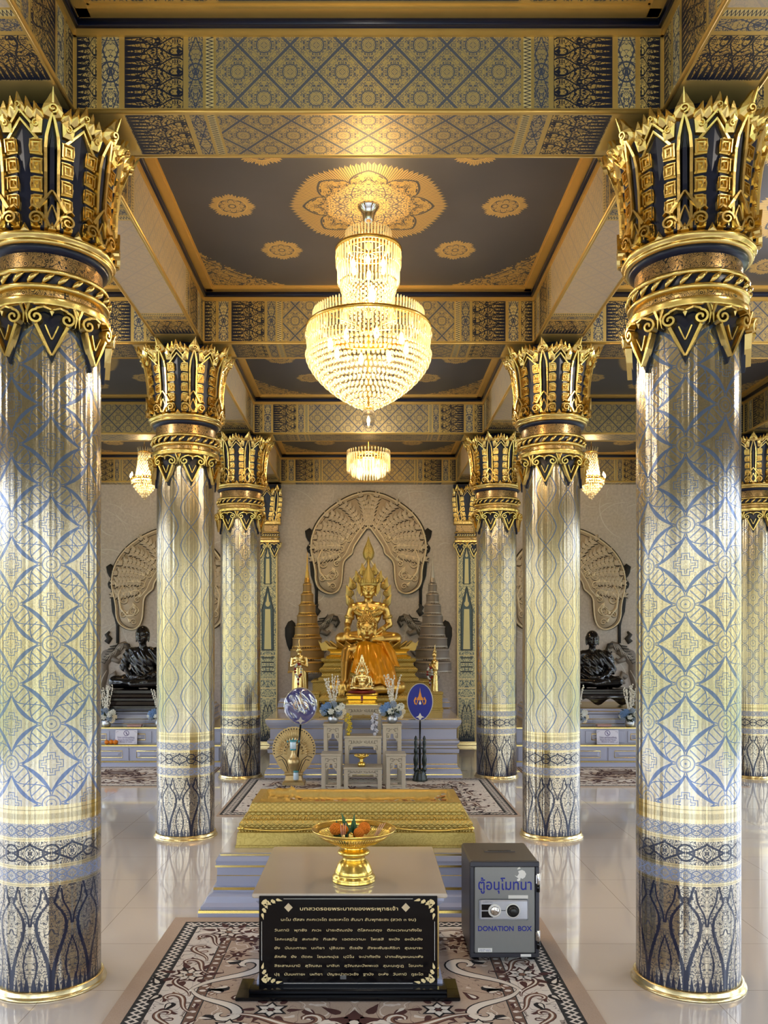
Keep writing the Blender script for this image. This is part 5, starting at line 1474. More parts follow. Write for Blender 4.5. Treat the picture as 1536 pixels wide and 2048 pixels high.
a=MB(); NW=40; g=[]
for i in range(NW+1):
    row=[]
    for j in range(25):
        A=2*pi*i/NW; r=j/24; px,pz=r*.185*cos(A)*(1-.05*max(0,-sin(A))),r*.208*sin(A)
        d=.026*(1-r**4)+.020*noise.noise(Vector((px*16+pz*9,pz*7,1)))*(1-r**3)+.006
        row.append(a.vert((px,-.008-d,pz)))
    g.append(row)
for i in range(NW):
    for j in range(24): a.face((g[i][j],g[i+1][j],g[i+1][j+1],g[i][j+1]))
a.build('plastic_wrap',wrapmat(),p1)
a=MB(); a.tube([(0,0,-.20),(-.02,0,-.45),(-.045,0,-.70)],.010,8); a.build('pole',M['black'],p1)
p2=fan(.582,9.66,.90,.285,.415,'blue ceremonial fan with gold crest on the black turned stand, right of the altar tables')
a=MB(); a.tube([(0,0,-.20),(0,0,-.5),(0,0,-.82)],.010,8); a.build('pole',M['black'],p2)
gb=simple('dark_green_black_turned_wood',(0.012,0.022,0.020),0,.25)
t=empty('fan_stand',(.582,9.66,.0128),0,'black turned wooden stand with three posts, right of the altar tables','stand')
a=MB(); a.lathe([(0,0),(.085,0),(.09,.012),(.078,.03),(.082,.045),(.066,.07),(.07,.085),(.05,.11),(.045,.125),(0,.13)],28); a.build('base',gb,t)
for sx in (-1,1):
    a=MB(); a.lathe([(0,.10),(.022,.10),(.026,.13),(.016,.15),(.024,.19),(.028,.24),(.020,.28),(.014,.30),(.022,.32),(.022,.35),(.014,.37),(.018,.41),(.020,.44),(.010,.455),(.018,.47),(.012,.49),(0,.51)],16,c=(sx*.048,0,0)); a.build('turned_post',gb,t)
a=MB(); a.tube([(-.05,0,.36),(0,0,.37),(.05,0,.36)],.009,6); a.lathe([(.014,.08),(.014,.40)],12,c=(0,.03,0)); a.build('crossbar',gb,t)
# peacock stand
pg=simple('aged_gold_peacock',(0.60,0.45,0.22),.85,.38,40,.2,.2); dk=simple('dark_feather_eye',(0.02,0.015,0.02),0,.3); tq=simple('turquoise_glass',srgb(70,150,165),.1,.25); wg=simple('pale_blue_glass',srgb(200,220,235),.1,.25)
t=empty('peacock_stand',(-.822,9.43,.0128),0,'golden peacock-shaped fan holder with spread tail at the left foot of the altar','stand')
a=MB(); stepped(a,0,0,.075,.055,[(.045,0,0),(.045,.03,0),(.02,.05,0),(.01,.10,0),(.025,.115,0),(.025,.135,0)]); a.build('base',pg,t)
a=MB(); ctr=(0,.36); f=lambda u,v,d:(u,.02-d,v)
out=[]
for k in range(41):
    A=-.28+(pi+.56)*k/40; sc=.235+.006*(k%2); out.append((ctr[0]+sc*cos(A),ctr[1]+.02+sc*sin(A)*1.05))
out+= [(-.17,.20),(-.05,.07),(.05,.07),(.17,.20)]
a.prism(out,f,0,.018)
for k in range(31):
    A=-.2+(pi+.4)*k/30; a.strip([(.13*cos(A),.37+.13*sin(A)),(.215*cos(A),.38+.22*sin(A))],.010,f,.016,.026)
for r,n in ((.125,18),(.075,12)):
    for k in range(n): A=-.1+(pi+.2)*k/(n-1); a.relief(leaf(r*cos(A),.36+r*sin(A)-.012,.030,.045,pi/2-A),f,.016,.026,.3,.006)
a.build('tail_fan',pg,t)
a=MB()
for k in range(27):
    A=-.2+(pi+.4)*k/26; a.ell((.222*cos(A),-.002,.38+.228*sin(A)),(.008,.006,.008),6,5)
for k in range(9): A=.1+(pi-.2)*k/8; a.ell((.10*cos(A),-.012,.36+.105*sin(A)),(.007,.006,.008),6,5)
for sx in (-1,1):
    a.strip([(sx*.20,.29),(sx*.15,.31),(sx*.09,.26),(sx*.05,.14)],.008,f,.018,.026); a.strip([(sx*.17,.26),(sx*.13,.27),(sx*.09,.20),(sx*.07,.14)],.008,f,.018,.026)
a.build('feather_eye',dk,t)
a=MB(); a.cone2((0,-.03,.14),(0,-.05,.25),.050,.070,14); a.cone2((0,-.05,.25),(0,-.06,.34),.068,.028,14); a.cone2((0,-.06,.34),(.005,-.07,.46),.026,.018,12); a.ell((.005,-.08,.475),(.022,.028,.022)); a.cone2((-.02,-.03,.05+.085),(-.02,-.03,.20),.018,.03,8)
mobj('peacock_body',remeshed(a,.007,2),pg,t)
a=MB(); a.lathe([(.03,.40),(.034,.41),(.034,.47),(.03,.48)],16,c=(0,-.11,0)); a.lathe([(.026,.06),(.03,.07),(.03,.13),(.026,.14)],12,c=(.03,-.09,0)); a.build('turquoise_band',wg,t)
a=MB(); 
for z in (.395,.485): a.lathe([(.028,z-.01),(.038,z),(.028,z+.01)],16,c=(0,-.11,0))
for k in range(5): a.ell((-.06+.03*k,-.10,.50-.01*abs(k-2)),(.010,.008,.014),6,5)
a.lathe([(.02,.142),(.034,.15),(.02,.16)],12,c=(.03,-.09,0)); a.build('turquoise_ring',tq,t)

# ---- standing gilt figures
def standing(x,y,z,h,rz,label,crossed=True):
    t=empty('standing_figure',(x,y,z),rz,label,'statue'); s=h/1.0
    a=MB(); a.lathe([(0,0),(.11*s,0),(.11*s,.02*s),(.09*s,.03*s),(.10*s,.05*s),(.07*s,.07*s),(0,.07*s)],20); a.build('lotus_base',M['statue_bright'],t)
    a=MB(); V=lambda *p:tuple(k*s for k in p)
    a.lathe([(0,.07*s),(.085*s,.07*s),(.105*s,.10*s),(.095*s,.25*s),(.075*s,.42*s),(.072*s,.50*s),(0,.52*s)],20,sy=.62)
    a.ell(V(0,0,.60),V(.085,.06,.10)); a.ell(V(0,0,.66),V(.105,.06,.06)); a.cone2(V(0,0,.68),V(0,0,.76),.03*s,.028*s); a.ell(V(0,-.005,.80),V(.040,.045,.055),14,10); a.ell(V(0,-.046,.795),V(.008,.01,.012))
    a.ell(V(0,0,.86),V(.026,.026,.02))
    for sx in (-1,1):
        a.cone2(V(sx*.115,0,.665),V(sx*.135,-.01,.52),.028*s,.024*s); a.cone2(V(sx*.135,-.01,.52),V(-sx*.035,-.085,.60),.022*s,.015*s); a.ell(V(-sx*.05,-.088,.61),V(.020,.010,.026))
        for k in range(4): a.cone2(V(-sx*(.055+.0*k),-.09,.612-.009*k),V(-sx*(.085),-.086,.622-.010*k),.0055*s,.0045*s,6)
        a.cone2(V(-sx*.045,-.09,.60),V(-sx*.06,-.094,.640),.006*s,.005*s,6)
        a.ell(V(sx*.045,0,.78),V(.008,.012,.03))
    mobj('body',remeshed(a,.0085*s+.001,2),M['statue_bright'],t)
    a=MB(); a.lathe([(.034*s,.845*s),(.036*s,.86*s),(.020*s,.885*s),(.012*s,.92*s),(.003*s,.985*s),(0,1.0*s)],14); a.build('flame_crown',M['statue_bright'],t)
    if crossed:
        for sx in (-1,1):
            a=MB(); a.m=0; a.prism([(0,0),(.02*s,.0),(.035*s,.32*s),(.0,.36*s)],lambda u,v,d,sx=sx:(sx*(.085*s+u-.01*s+.03*s*(1-v/(.36*s))),-.0-d,.10*s+v),0,.012*s); a.build('robe_wing',M['statue_bright'],t)
    return t
def garland(x,y,z,s,label):
    t=empty('flower_garland',(x,y,z),0,label,'garland')
    rm=simple('crimson_rose_garland',srgb(140,14,30),0,.7) if 'crimson_rose_garland' not in bpy.data.materials else bpy.data.materials['crimson_rose_garland']
    a=MB(); b=MB(); pts=[]
    for k in range(14):
        A=2*pi*k/14; pts.append((.040*s*sin(A),-.01,.09*s*cos(A)))
    for k,p in enumerate(pts): (a if k%5<2 else b).ell(p,(.018*s,.016*s,.016*s),8,6)
    for k in range(3): (b if k%2 else a).ell((0,-.01,-.12*s-.03*s*k),(.014*s,.014*s,.018*s),8,6)
    a.build('red_blossoms',rm,t); b.build('white_blossoms',petw,t); return t
standing(-.94,11.6,ZT2,.80,0,'standing golden figure with crossed arms and red-white garland at the left of the altar')
garland(-.945,11.50,1.19,1.0,'red and white flower garland hanging on the standing figure at the left')
standing(.90,11.6,ZT2,.72,-pi/2*.82,'slim standing golden figure turned sideways at the right of the altar')
garland(.830,11.57,1.15,.85,'red and white flower garland beside the sideways standing figure at the right')
# ---- nine-tiered sheer umbrellas
def sheer(name,col,al):
    m=bpy.data.materials.new(name); m.use_nodes=True; nt=m.node_tree; X.nt=nt; b=nt.nodes['Principled BSDF']; out=nt.nodes['Material Output']
    (x,y,z),v=coords('Object'); th=xat2(y,x); put(b,'Base Color',colmix(col,tuple(k*.6 for k in col),tri(th*40))); b.inputs['Roughness'].default_value=.5; b.inputs['Metallic'].default_value=.3
    tp=nt.nodes.new('ShaderNodeBsdfTransparent'); mx=nt.nodes.new('ShaderNodeMixShader'); mx.inputs[0].default_value=al; nt.links.new(tp.outputs[0],mx.inputs[1]); nt.links.new(b.outputs[0],mx.inputs[2]); nt.links.new(mx.outputs[0],out.inputs[0]); return m
def tiered_umbrella(x,y,mat,trimm,label):
    t=empty('tiered_umbrella',(x,y,ZT2),0,label,'ceremonial umbrella'); z0=-ZT2
    a=MB(); a.lathe([(0,0),(.10,0),(.10,.02),(.03,.04),(.012,.05),(.010,1.65),(0,1.65)],16); a.build('pole',trimm,t)
    R=[.275,.245,.212,.180,.150,.122,.092,.062]; zb=[1.15,1.335,1.505,1.67,1.83,1.985,2.14,2.29]
    for k,(r,z) in enumerate(zip(R,zb)):
        h=.150-.003*k; z+=z0
        a=MB(); a.lathe([(r,z),(r*.985,z+h*.82),(r*.90,z+h),(.02,z+h+.012)],32,cap=False); a.build('tier',mat,t)
        b=MB(); b.lathe([(r+.002,z+h*.80),(r+.006,z+h*.84),(r+.002,z+h*.88)],32,cap=False); b.lathe([(r+.001,z-.006),(r+.006,z),(r+.001,z+.012)],32,cap=False)
        n=int(2*pi*r/.036)
        for j in range(n): A=2*pi*j/n; b.ell(((r+.002)*cos(A),(r+.002)*sin(A),z-.014),(.006,.006,.014),5,4)
        b.build('fringe',trimm,t)
    a=MB(); z=2.44+z0; a.lathe([(.045,z-.01),(.036,z+.05),(.030,z+.06),(.034,z+.07),(.024,z+.11),(.028,z+.125),(.014,z+.18),(.018,z+.20),(.008,z+.27),(.010,z+.30),(.003,z+.42),(0,z+.46)],16,cap=False); a.build('spire',trimm,t)
gsh=sheer('sheer_bronze_gold_cloth',(0.48,0.30,0.11),.80); wsh=sheer('sheer_grey_silver_cloth',(0.33,0.28,0.24),.74)
tiered_umbrella(-.885,12.35,gsh,M['gold_dark'],'eight-tiered sheer bronze-gold ceremonial umbrella, left of the crowned Buddha')
tiered_umbrella(.925,12.35,wsh,simple('dull_silver_trim',(0.42,0.37,0.32),.7,.4),'eight-tiered sheer grey ceremonial umbrella, right of the crowned Buddha')
# ================================================================ back wall: murals, pilasters, side altars, monks
YW=13.04
M['relief']=simple('carved_tree_relief',srgb(196,178,154),.0,.6,18,.35,.14)
M['relief_line']=simple('relief_gilt_edge',srgb(226,208,176),.15,.5,20,.1,.1)
M['relief_dark']=simple('relief_outline_and_shade',srgb(60,50,42),0,.8)  # dark edge lines, and shade painted below leaves and scrolls
M['shadowpaint']=simple('charcoal_mural_paint',srgb(30,28,28),0,.7,20,.05,.4)
M['lion']=simple('grey_mural_beast',srgb(120,110,100),0,.6,26,.5,.28); M['lion_dark']=simple('dark_mural_line',srgb(46,42,38),0,.7); M['lion_light']=simple('light_mural_highlight',srgb(190,182,170),0,.6)
M['arc']=simple('pale_mural_swirl',srgb(206,200,192),0,.7)
PX=1/131.15
def px(x,y): return ((x-735)*PX,1.6-(y-1280)*PX)
HALO_R=[(735,985),(752,988),(768,992),(790,1003),(812,1018),(830,1036),(843,1058),(849,1080),(850,1102),(845,1122),(841,1142),(841,1162),(834,1178),(814,1189),(796,1184),(789,1168),(787,1146),(786,1124),(775,1113),(767,1107),(766,1096),(758,1083),(747,1067),(735,1051)]
HALO=[px(*p) for p in HALO_R]+[px(1470-p[0],p[1]) for p in HALO_R[-2:0:-1]]
wallf=lambda u,v,d:(u,-d,v)
def smooth_closed(P,n=2):
    for _ in range(n):
        Q=[]
        for i in range(len(P)):
            a,b=P[i],P[(i+1)%len(P)]; Q+=[(a[0]*.75+b[0]*.25,a[1]*.75+b[1]*.25),(a[0]*.25+b[0]*.75,a[1]*.25+b[1]*.75)]
        P=Q
    return P
def tri_prism(a,P,f,d0,d1):
    """concave outline -> triangulated slab"""
    from mathutils.geometry import tessellate_polygon
    n=len(P); A=[a.vert(f(x,y,d0)) for x,y in P]; B=[a.vert(f(x,y,d1)) for x,y in P]
    for t in tessellate_polygon([[Vector((x,y,0)) for x,y in P]]): a.face([B[i] for i in t]); a.face([A[i] for i in t][::-1])
    sm=a.smooth; a.smooth=False
    for k in range(n): a.face((A[k],A[(k+1)%n],B[(k+1)%n],B[k]))
    a.smooth=sm
def inside(P,x,y):
    c=False; n=len(P)
    for i in range(n):
        (x0,y0),(x1,y1)=P[i],P[(i+1)%n]
        if (y0>y)!=(y1>y) and x<(x1-x0)*(y-y0)/(y1-y0)+x0: c=not c
    return c
HS=smooth_closed(HALO,2)
def tree_relief(cx,dz,label):
    t=empty('tree_relief',(cx,YW-.006,dz),0,label,'wall relief')
    if bpy.data.meshes.get('canopy_slab'):
        for nm,mt in (('canopy_slab','relief'),('canopy_edge','relief_line'),('leaf_spray','relief'),('scroll_carving','relief_line'),('trunk_silhouette','shadowpaint')):
            o=bpy.data.objects.new(nm,bpy.data.meshes[nm]); COL.objects.link(o); o.parent=t
        return t
    a=MB(); tri_prism(a,HS,wallf,.0,.030); a.m=1
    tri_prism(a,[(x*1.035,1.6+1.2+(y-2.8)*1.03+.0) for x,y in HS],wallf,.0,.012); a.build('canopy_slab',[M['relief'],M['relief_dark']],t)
    a=MB(); a.m=0; a.strip(HS+[HS[0]],.026,wallf,.028,.050); a.m=1; a.strip([(x*.955,2.72+(y-2.72)*.955) for x,y in HS],.010,wallf,.029,.034)
    # inner arch lines
    arc=[px(*p) for p in ((792,1122),(780,1108),(774,1094),(764,1076),(750,1056),(735,1038))]; arc=arc+[(-x,y) for x,y in arc[-2::-1]]
    a.m=0; a.strip(arc,.022,wallf,.028,.048); a.strip([(x*1.18,y+.035) for x,y in arc],.012,wallf,.028,.042)
    a.build('canopy_edge',[M['relief_line'],M['relief_dark']],t)
    # leaves on curving branches
    a=MB(); rn=random.Random(2); C=px(735,1098)
    for sx in (-1,1):
        for b,(a0,r0,r1,bend) in enumerate(((88,.30,.80,.10),(70,.28,.80,.18),(52,.28,.79,.20),(36,.30,.78,.18),(20,.34,.80,.12),(6,.38,.82,.06),(-10,.44,.84,.0))):
            pts=[]
            for k in range(9):
                u=k/8; r=r0+(r1-r0)*u; A=radians(a0)-bend*u*u; pts.append((C[0]+sx*r*cos(A),C[1]+r*sin(A)))
            a.m=1; a.strip(pts,[.020-.0015*k for k in range(9)],wallf,.028,.046)
            for k in range(1,9):
                for sd in (-1,1):
                    x,y=pts[k]; tx,ty=pts[k][0]-pts[k-1][0],pts[k][1]-pts[k-1][1]; A=atan2(tx,ty)+sd*.9
                    if k==8: A=atan2(tx,ty)+sd*.35
                    s_=.062+.014*(k/8)
                    tipx,tipy=x+sin(A)*s_*1.6,y+cos(A)*s_*1.6
                    if not inside(HS,tipx,tipy): s_*=.8
                    L=leaf(0,0,s_,s_*1.65); c,s2=cos(A),sin(A)
                    out=[(x+p*c+q*s2,y-p*s2+q*c) for p,q in L]
                    a.m=2; a.prism([(ox*1.0+.004,oy-.015) for ox,oy in out],wallf,.028,.0315); a.m=0; a.relief(out,wallf,.030,.044,.4,.010)  # dark leaf copy set slightly lower paints the leaf's shade
    # rosette under the crown
    for k in range(10):
        A=2*pi*k/10; x,y=px(735,1032); L=leaf(0,.03,.06,.10); c,s2=cos(A),sin(A); a.m=0; a.relief([(x+p*c+q*s2,y-p*s2+q*c) for p,q in L],wallf,.034,.05,.4,.008)
    a.build('leaf_spray',[M['relief'],M['relief_line'],M['relief_dark']],t)
    a=MB()
    for sx in (-1,1):
        for (x,y,r,tn,a0,dr) in ((800,1118,.085,1.6,0,1),(824,1128,.075,1.5,1,-1),(806,1150,.080,1.6,2,1),(826,1158,.062,1.5,3,-1),(806,1173,.055,1.4,0,1),(798,1128,.050,1.4,2,-1),(800,1150,.045,1.3,1,1),(832,1105,.06,1.4,.5,1),(814,1098,.055,1.3,2.5,-1),(790,1100,.060,1.4,1,1),(774,1078,.050,1.3,0,-1),(790,1082,.055,1.4,3,1),(760,1052,.05,1.3,0,1)):
            X0,Z0=px(x,y)
            def f(u,v,d,sx=sx): return wallf(sx*u,v,d)
            a.m=1; a.strip(spiral(X0,Z0-.010,r,r*.12,tn,a0,dr,26),[.020-.0005*k for k in range(27)],f,.028,.031)  # lowered dark spiral paints shade under the scroll
            a.m=0; a.strip(spiral(X0,Z0,r,r*.12,tn,a0,dr,26),[.019-.0005*k for k in range(27)],f,.028,.048); a.relief(leaf(X0+r*.8*cos(a0),Z0+r*.8*sin(a0),.05,.085,.6*dr),f,.030,.046,.4,.008)
        o=[px(*p) for p in ((828,1100),(836,1118),(832,1145),(820,1160),(806,1160),(800,1148),(806,1140),(814,1146))]
        def f(u,v,d,sx=sx): return wallf(sx*u,v,d)
        a.m=0; a.strip(o,[.026,.03,.032,.03,.026,.022,.018,.012],f,.03,.054)
    a.build('scroll_carving',[M['relief_line'],M['relief_dark']],t)
    a=MB()
    for sx in (-1,1):
        def f(u,v,d,sx=sx): return wallf(sx*u,v,d)
        P=[px(*p) for p in ((846,1062),(853,1056),(862,1062),(860,1074),(856,1082),(851,1086),(856,1090),(859,1096),(857,1104),(852,1108),(852,1130),(850,1152),(845,1166),(842,1180),(842,1215),(836,1215),(836,1166),(842,1145),(842,1100),(848,1085))]
        tri_prism(a,P,f,0,.008)
    a.build('trunk_silhouette',M['shadowpaint'],t)
    return t
tree_relief(.0,0,'carved bodhi tree canopy relief on the back wall behind the crowned golden Buddha')
tree_relief(-3.03,-.545,'carved bodhi tree canopy relief on the back wall behind the left black monk')
tree_relief(3.03,-.545,'carved bodhi tree canopy relief on the back wall behind the right black monk')
# painted swirls over the wall
def swirls(cx,z0,z1,seed,label):
    rn=random.Random(seed); a=MB()
    for k in range(60):
        x=cx+rn.uniform(-1.25,1.25); z=rn.uniform(z0,z1); R=rn.uniform(.12,.55); A0=rn.uniform(0,6.28); sp=rn.uniform(.7,1.9); n=16; w=rn.uniform(.007,.018)
        pts=[(x+R*cos(A0+sp*q/n),z+R*sin(A0+sp*q/n)*1.0) for q in range(n+1)]
        pts=[p for p in pts if abs(p[0]-cx)<1.28 and z0<p[1]<3.95]
        if len(pts)>3: a.strip(pts,[w*(.3+.7*sin(pi*i/(len(pts)-1))) for i in range(len(pts))],wallf,0,.0015)
    return a.build('painted_swirls',M['arc'],bpy.data.objects['wall_back'],loc=(cx*0,YW-.0005,0))
swirls(0,1.0,3.9,4,'pale painted arcs on the back wall around the central tree relief')
swirls(-3,.9,3.9,5,'pale painted arcs on the back wall around the left tree relief')
swirls(3,.9,3.9,6,'pale painted arcs on the back wall around the right tree relief')
# mythical beasts in low relief
def beast(cx,dz,flip,label):
    t=empty('beast_relief',(cx,YW-.006,dz),0,label,'wall relief')
    def f(u,v,d): return wallf(flip*u,v,d)
    def add(a,pts,w,d0=.0,d1=.05): a.strip([((x-640)*PX,1.6-(y-1280)*PX) for x,y in pts],[v*PX for v in w],f,d0,d1)
    a=MB(); 
    add(a,((614,1330),(618,1310),(622,1290),(620,1272),(630,1256),(642,1250),(654,1246)),(16,18,20,24,26,22,14))
    add(a,((648,1246),(655,1238),(664,1234),(672,1240)),(14,16,14,8)); add(a,((640,1262),(652,1268),(658,1262)),(12,10,6)); add(a,((636,1300),(646,1292),(648,1300),(640,1312)),(12,12,9,6))
    add(a,((596,1360),(612,1352),(630,1350),(648,1360)),(16,22,24,10))
    a.build('beast_body',M['lion'],t)
    a=MB()
    for k in range(7): add(a,((618+3*k,1268-5*k),(626+4*k,1272-6*k),(630+4*k,1264-6*k)),(2.5,3,1),.02,.052)
    add(a,((664,1232),(672,1234),(676,1244),(670,1254),(666,1248)),(4,5,5,4,2),.0,.056); add(a,((612,1318),(606,1300),(606,1280)),(5,6,2)); add(a,((628,1230),(634,1222),(628,1214),(634,1208)),(12,12,9,4),.0,.03)
    add(a,((630,1340),(640,1336),(650,1344)),(3,3,2),.02,.055)
    a.build('dark_contour',M['lion_dark'],t)
    a=MB()
    for k in range(9): add(a,((626+4*k,1262-3*k+4*(k%3)),(632+4*k,1256-3*k),(640+3*k,1256-2.5*k)),(1.2,2.0,.8),.045,.056)
    add(a,((616,1322),(622,1300),(630,1285)),(1.5,2.5,1),.045,.056); add(a,((604,1352),(618,1346),(634,1346)),(2,3,1),.045,.056)
    a.build('highlight',M['lion_light'],t)
    a=MB(); P=[((x-640)*PX,1.6-(y-1280)*PX) for x,y in ((588,1246),(582,1240),(574,1244),(568,1256),(568,1272),(572,1290),(577,1302),(586,1300),(588,1284),(592,1262))]; tri_prism(a,P,f,0,.006); a.build('tail_silhouette',M['shadowpaint'],t)
    return t
beast((640-735)*PX,0,1,'grey mythical lion in low wall relief between the bronze-gold umbrella and crowned Buddha')
beast((830-735)*PX,0,-1,'grey mythical lion in low wall relief between the crowned Buddha and grey umbrella')
beast(-3.90,-.42,1,'grey mythical lion in low relief on the wall left of the left black monk')
beast(3.90,-.42,-1,'grey mythical lion in low relief on the wall right of the right black monk')

# ---- pilasters
def pil_mat():
    m,b=newmat('green_gold_mural_pilaster'); (x,y,z),v=coords('Object')
    tr=tracery(xabs(x),z,34,.07); n=tnoise(v,12,4)
    g=(0.62,0.56,0.32)
    # standing figure in a pointed niche
    def fig(z0,s):
        ax=xabs(x)/s; zz=(z-z0)/s
        nic=xmax(ax-(.085-xmax(zz-.62,0)*.25),xmax(zz-.95,-zz)); niche=xabs(nic)<.010
        body=(ax<(.052-.02*zz))*inr(zz,.0,.62); head=hyp(ax,(zz-.70)*.8)<.035; spire=(ax<(.02-(zz-.74)*.15))*inr(zz,.74,.86)
        bg=(nic<0.0)
        return niche,xmax(xmax(body,head),spire),bg
    n1,b1,g1=fig(1.45,1.0); n2,b2,g2=fig(2.45,.62)
    c=colmix(srgb(96,108,110),g,tr)
    c=colmix(c,srgb(70,88,96),xmax(g1,g2)); c=colmix(c,(0.66,0.58,0.30),xmax(b1,b2)); c=colmix(c,srgb(50,60,66),xmax(n1,n2))
    lines=xmax(xmax(inr(z,.86,.88),inr(z,1.0,1.015)),xmax(inr(z,.72,.735),inr(z,1.36,1.375))); c=colmix(c,(0.70,0.58,0.30),lines)
    bars=(near(z/.07)<.14)*inr(z,1.08,1.34)*(xabs(x)<.09); c=colmix(c,srgb(60,66,66),bars)
    t=(z-.12)/.5; hw=xsin(X.m('MULTIPLY',t,1.0,clamp=True)*pi*1.0)*.07+.01
    fl=(xabs(xabs(xabs(x)-.03)-hw*.6)<.006)*inr(z,.12,.62); spk=(tri(x*38)>(.2+t*3.0))*(z<.3); c=colmix(c,(0.02,0.03,0.05),xmax(fl,spk)*(z<.62))
    edge=xabs(x)>.125; c=colmix(c,(0.66,0.52,0.24),edge)
    met=xmax(tr,edge)*.45
    put(b,'Base Color',c); put(b,'Metallic',met); put(b,'Roughness',.38); return m
M['pil']=pil_mat()
def pf(hw0):
    def f(s,z,d): return (s,-(interp(BELL,z)-.262)*1.0-d-.02,z)
    return f
def pfh(s,z,d): return (s,-(interp(HANG,z)-.236)-d-.005,z)
pmesh=None
def pilaster(x,label):
    global pmesh
    t=empty('pilaster',(x,YW-.06,0),0,label,'pilaster','wall pilasters with gilded capitals')
    if pmesh is None:
        pmesh={}
        a=MB(); a.box(-.145,.145,-.0,.055,0,3.10,.006); pmesh['shaft']=a.mesh('shaft',[M['pil']])
        a=MB(); a.box(-.16,.16,-.012,.055,.0,.045,.006); a.box(-.15,.15,-.008,.055,.03,.06,.004); pmesh['base']=a.mesh('base',[M['gold_pale']])
        a=MB(); a.m=0; a.box(-.16,.16,-.02,.055,3.09,3.34); pmesh['neck_band']=a.mesh('neck_band',[M['floral']])
        a=MB(); a.m=0
        for z0,z1,o in ((3.072,3.12,.03),(3.150,3.172,.03),(3.215,3.238,.03),(3.345,3.40,.045)): a.box(-.155-o,.155+o,-.02-o,.055,z0,z1,.010)
        a.m=1; a.box(-.17,.17,-.03,.055,3.172,3.215); a.m=0
        for k in range(9): a.relief([(-.155+.036*k,3.178),(-.135+.036*k,3.178),(-.115+.036*k,3.193),(-.135+.036*k,3.208),(-.155+.036*k,3.208),(-.135+.036*k,3.193)],lambda u,v,d:(u,-.03-d,v),0,.012,.2,.003)
        pmesh['capital_ring']=a.mesh('capital_ring',GN)
        a=MB(); a.m=1; a.box(-.20,.20,-.01,.055,3.39,3.96); pmesh['bell_core']=a.mesh('bell_core',GN)
        g=pf(0)
        pmesh['crown_petal']=main_petal(g).mesh('crown_petal',GN); pmesh['chevron_leaf']=chevron_petal(g).mesh('chevron_leaf',GN); pmesh['scroll_leaf']=scroll_leaf(g).mesh('scroll_leaf',GN); pmesh['hanging_petal']=hang_petal(pfh).mesh('hanging_petal',GN)
    for nm in ('shaft','base','neck_band','capital_ring','bell_core'):
        o=bpy.data.objects.new(nm,pmesh[nm]); COL.objects.link(o); o.parent=t
    for sx in (-.105,.105):
        for nm in ('crown_petal','scroll_leaf','hanging_petal'):
            o=bpy.data.objects.new(nm,pmesh[nm]); COL.objects.link(o); o.parent=t; o.location=(sx,0,0)
            if nm=='crown_petal': o.rotation_euler=(0,(.10 if sx>0 else -.10),0); o.location=(sx-(.34 if sx>0 else -.34),0,0)
    o=bpy.data.objects.new('chevron_leaf',pmesh['chevron_leaf']); COL.objects.link(o); o.parent=t
    return t
pilaster(-1.53,'flat green-gold wall pilaster with gilded capital, left of the central mural')
pilaster(1.49,'flat green-gold wall pilaster with gilded capital, right of the central mural')

# ---- side altars
def panel_front(t,nm,xc,w,zc,h,y):
    a=MB(); a.m=0; a.box(xc-w/2,xc+w/2,y-.012,y,zc-h/2,zc+h/2,.004)
    iw,ih=w*.72/2 if w<.45 else w/2-.08,h*.5/2
    fr=[(xc-iw,zc-ih),(xc+iw,zc-ih),(xc+iw,zc+ih),(xc-iw,zc+ih),(xc-iw,zc-ih)]
    a.m=1; a.strip(fr,.012,lambda u,v,d:(u,y-.012-d,v),0,.006); a.m=0
    a.relief(fr[:4],lambda u,v,d:(u,y-.012-d,v),0,.004,.0,0)
    b=[a.vert((xc+sx*(iw-.01),y-.014,zc+sz*(ih-.008))) for sx,sz in ((-1,-1),(1,-1),(1,1),(-1,1))]; c=[a.vert((xc+sx*(iw-.05),y-.034,zc+sz*(ih*.25))) for sx,sz in ((-1,-1),(1,-1),(1,1),(-1,1))]
    sm=a.smooth; a.smooth=False
    for k in range(4): a.face((b[k],b[(k+1)%4],c[(k+1)%4],c[k]))
    a.face(c); a.smooth=sm
    a.build(nm,[M['lav'],M['goldline']],t)
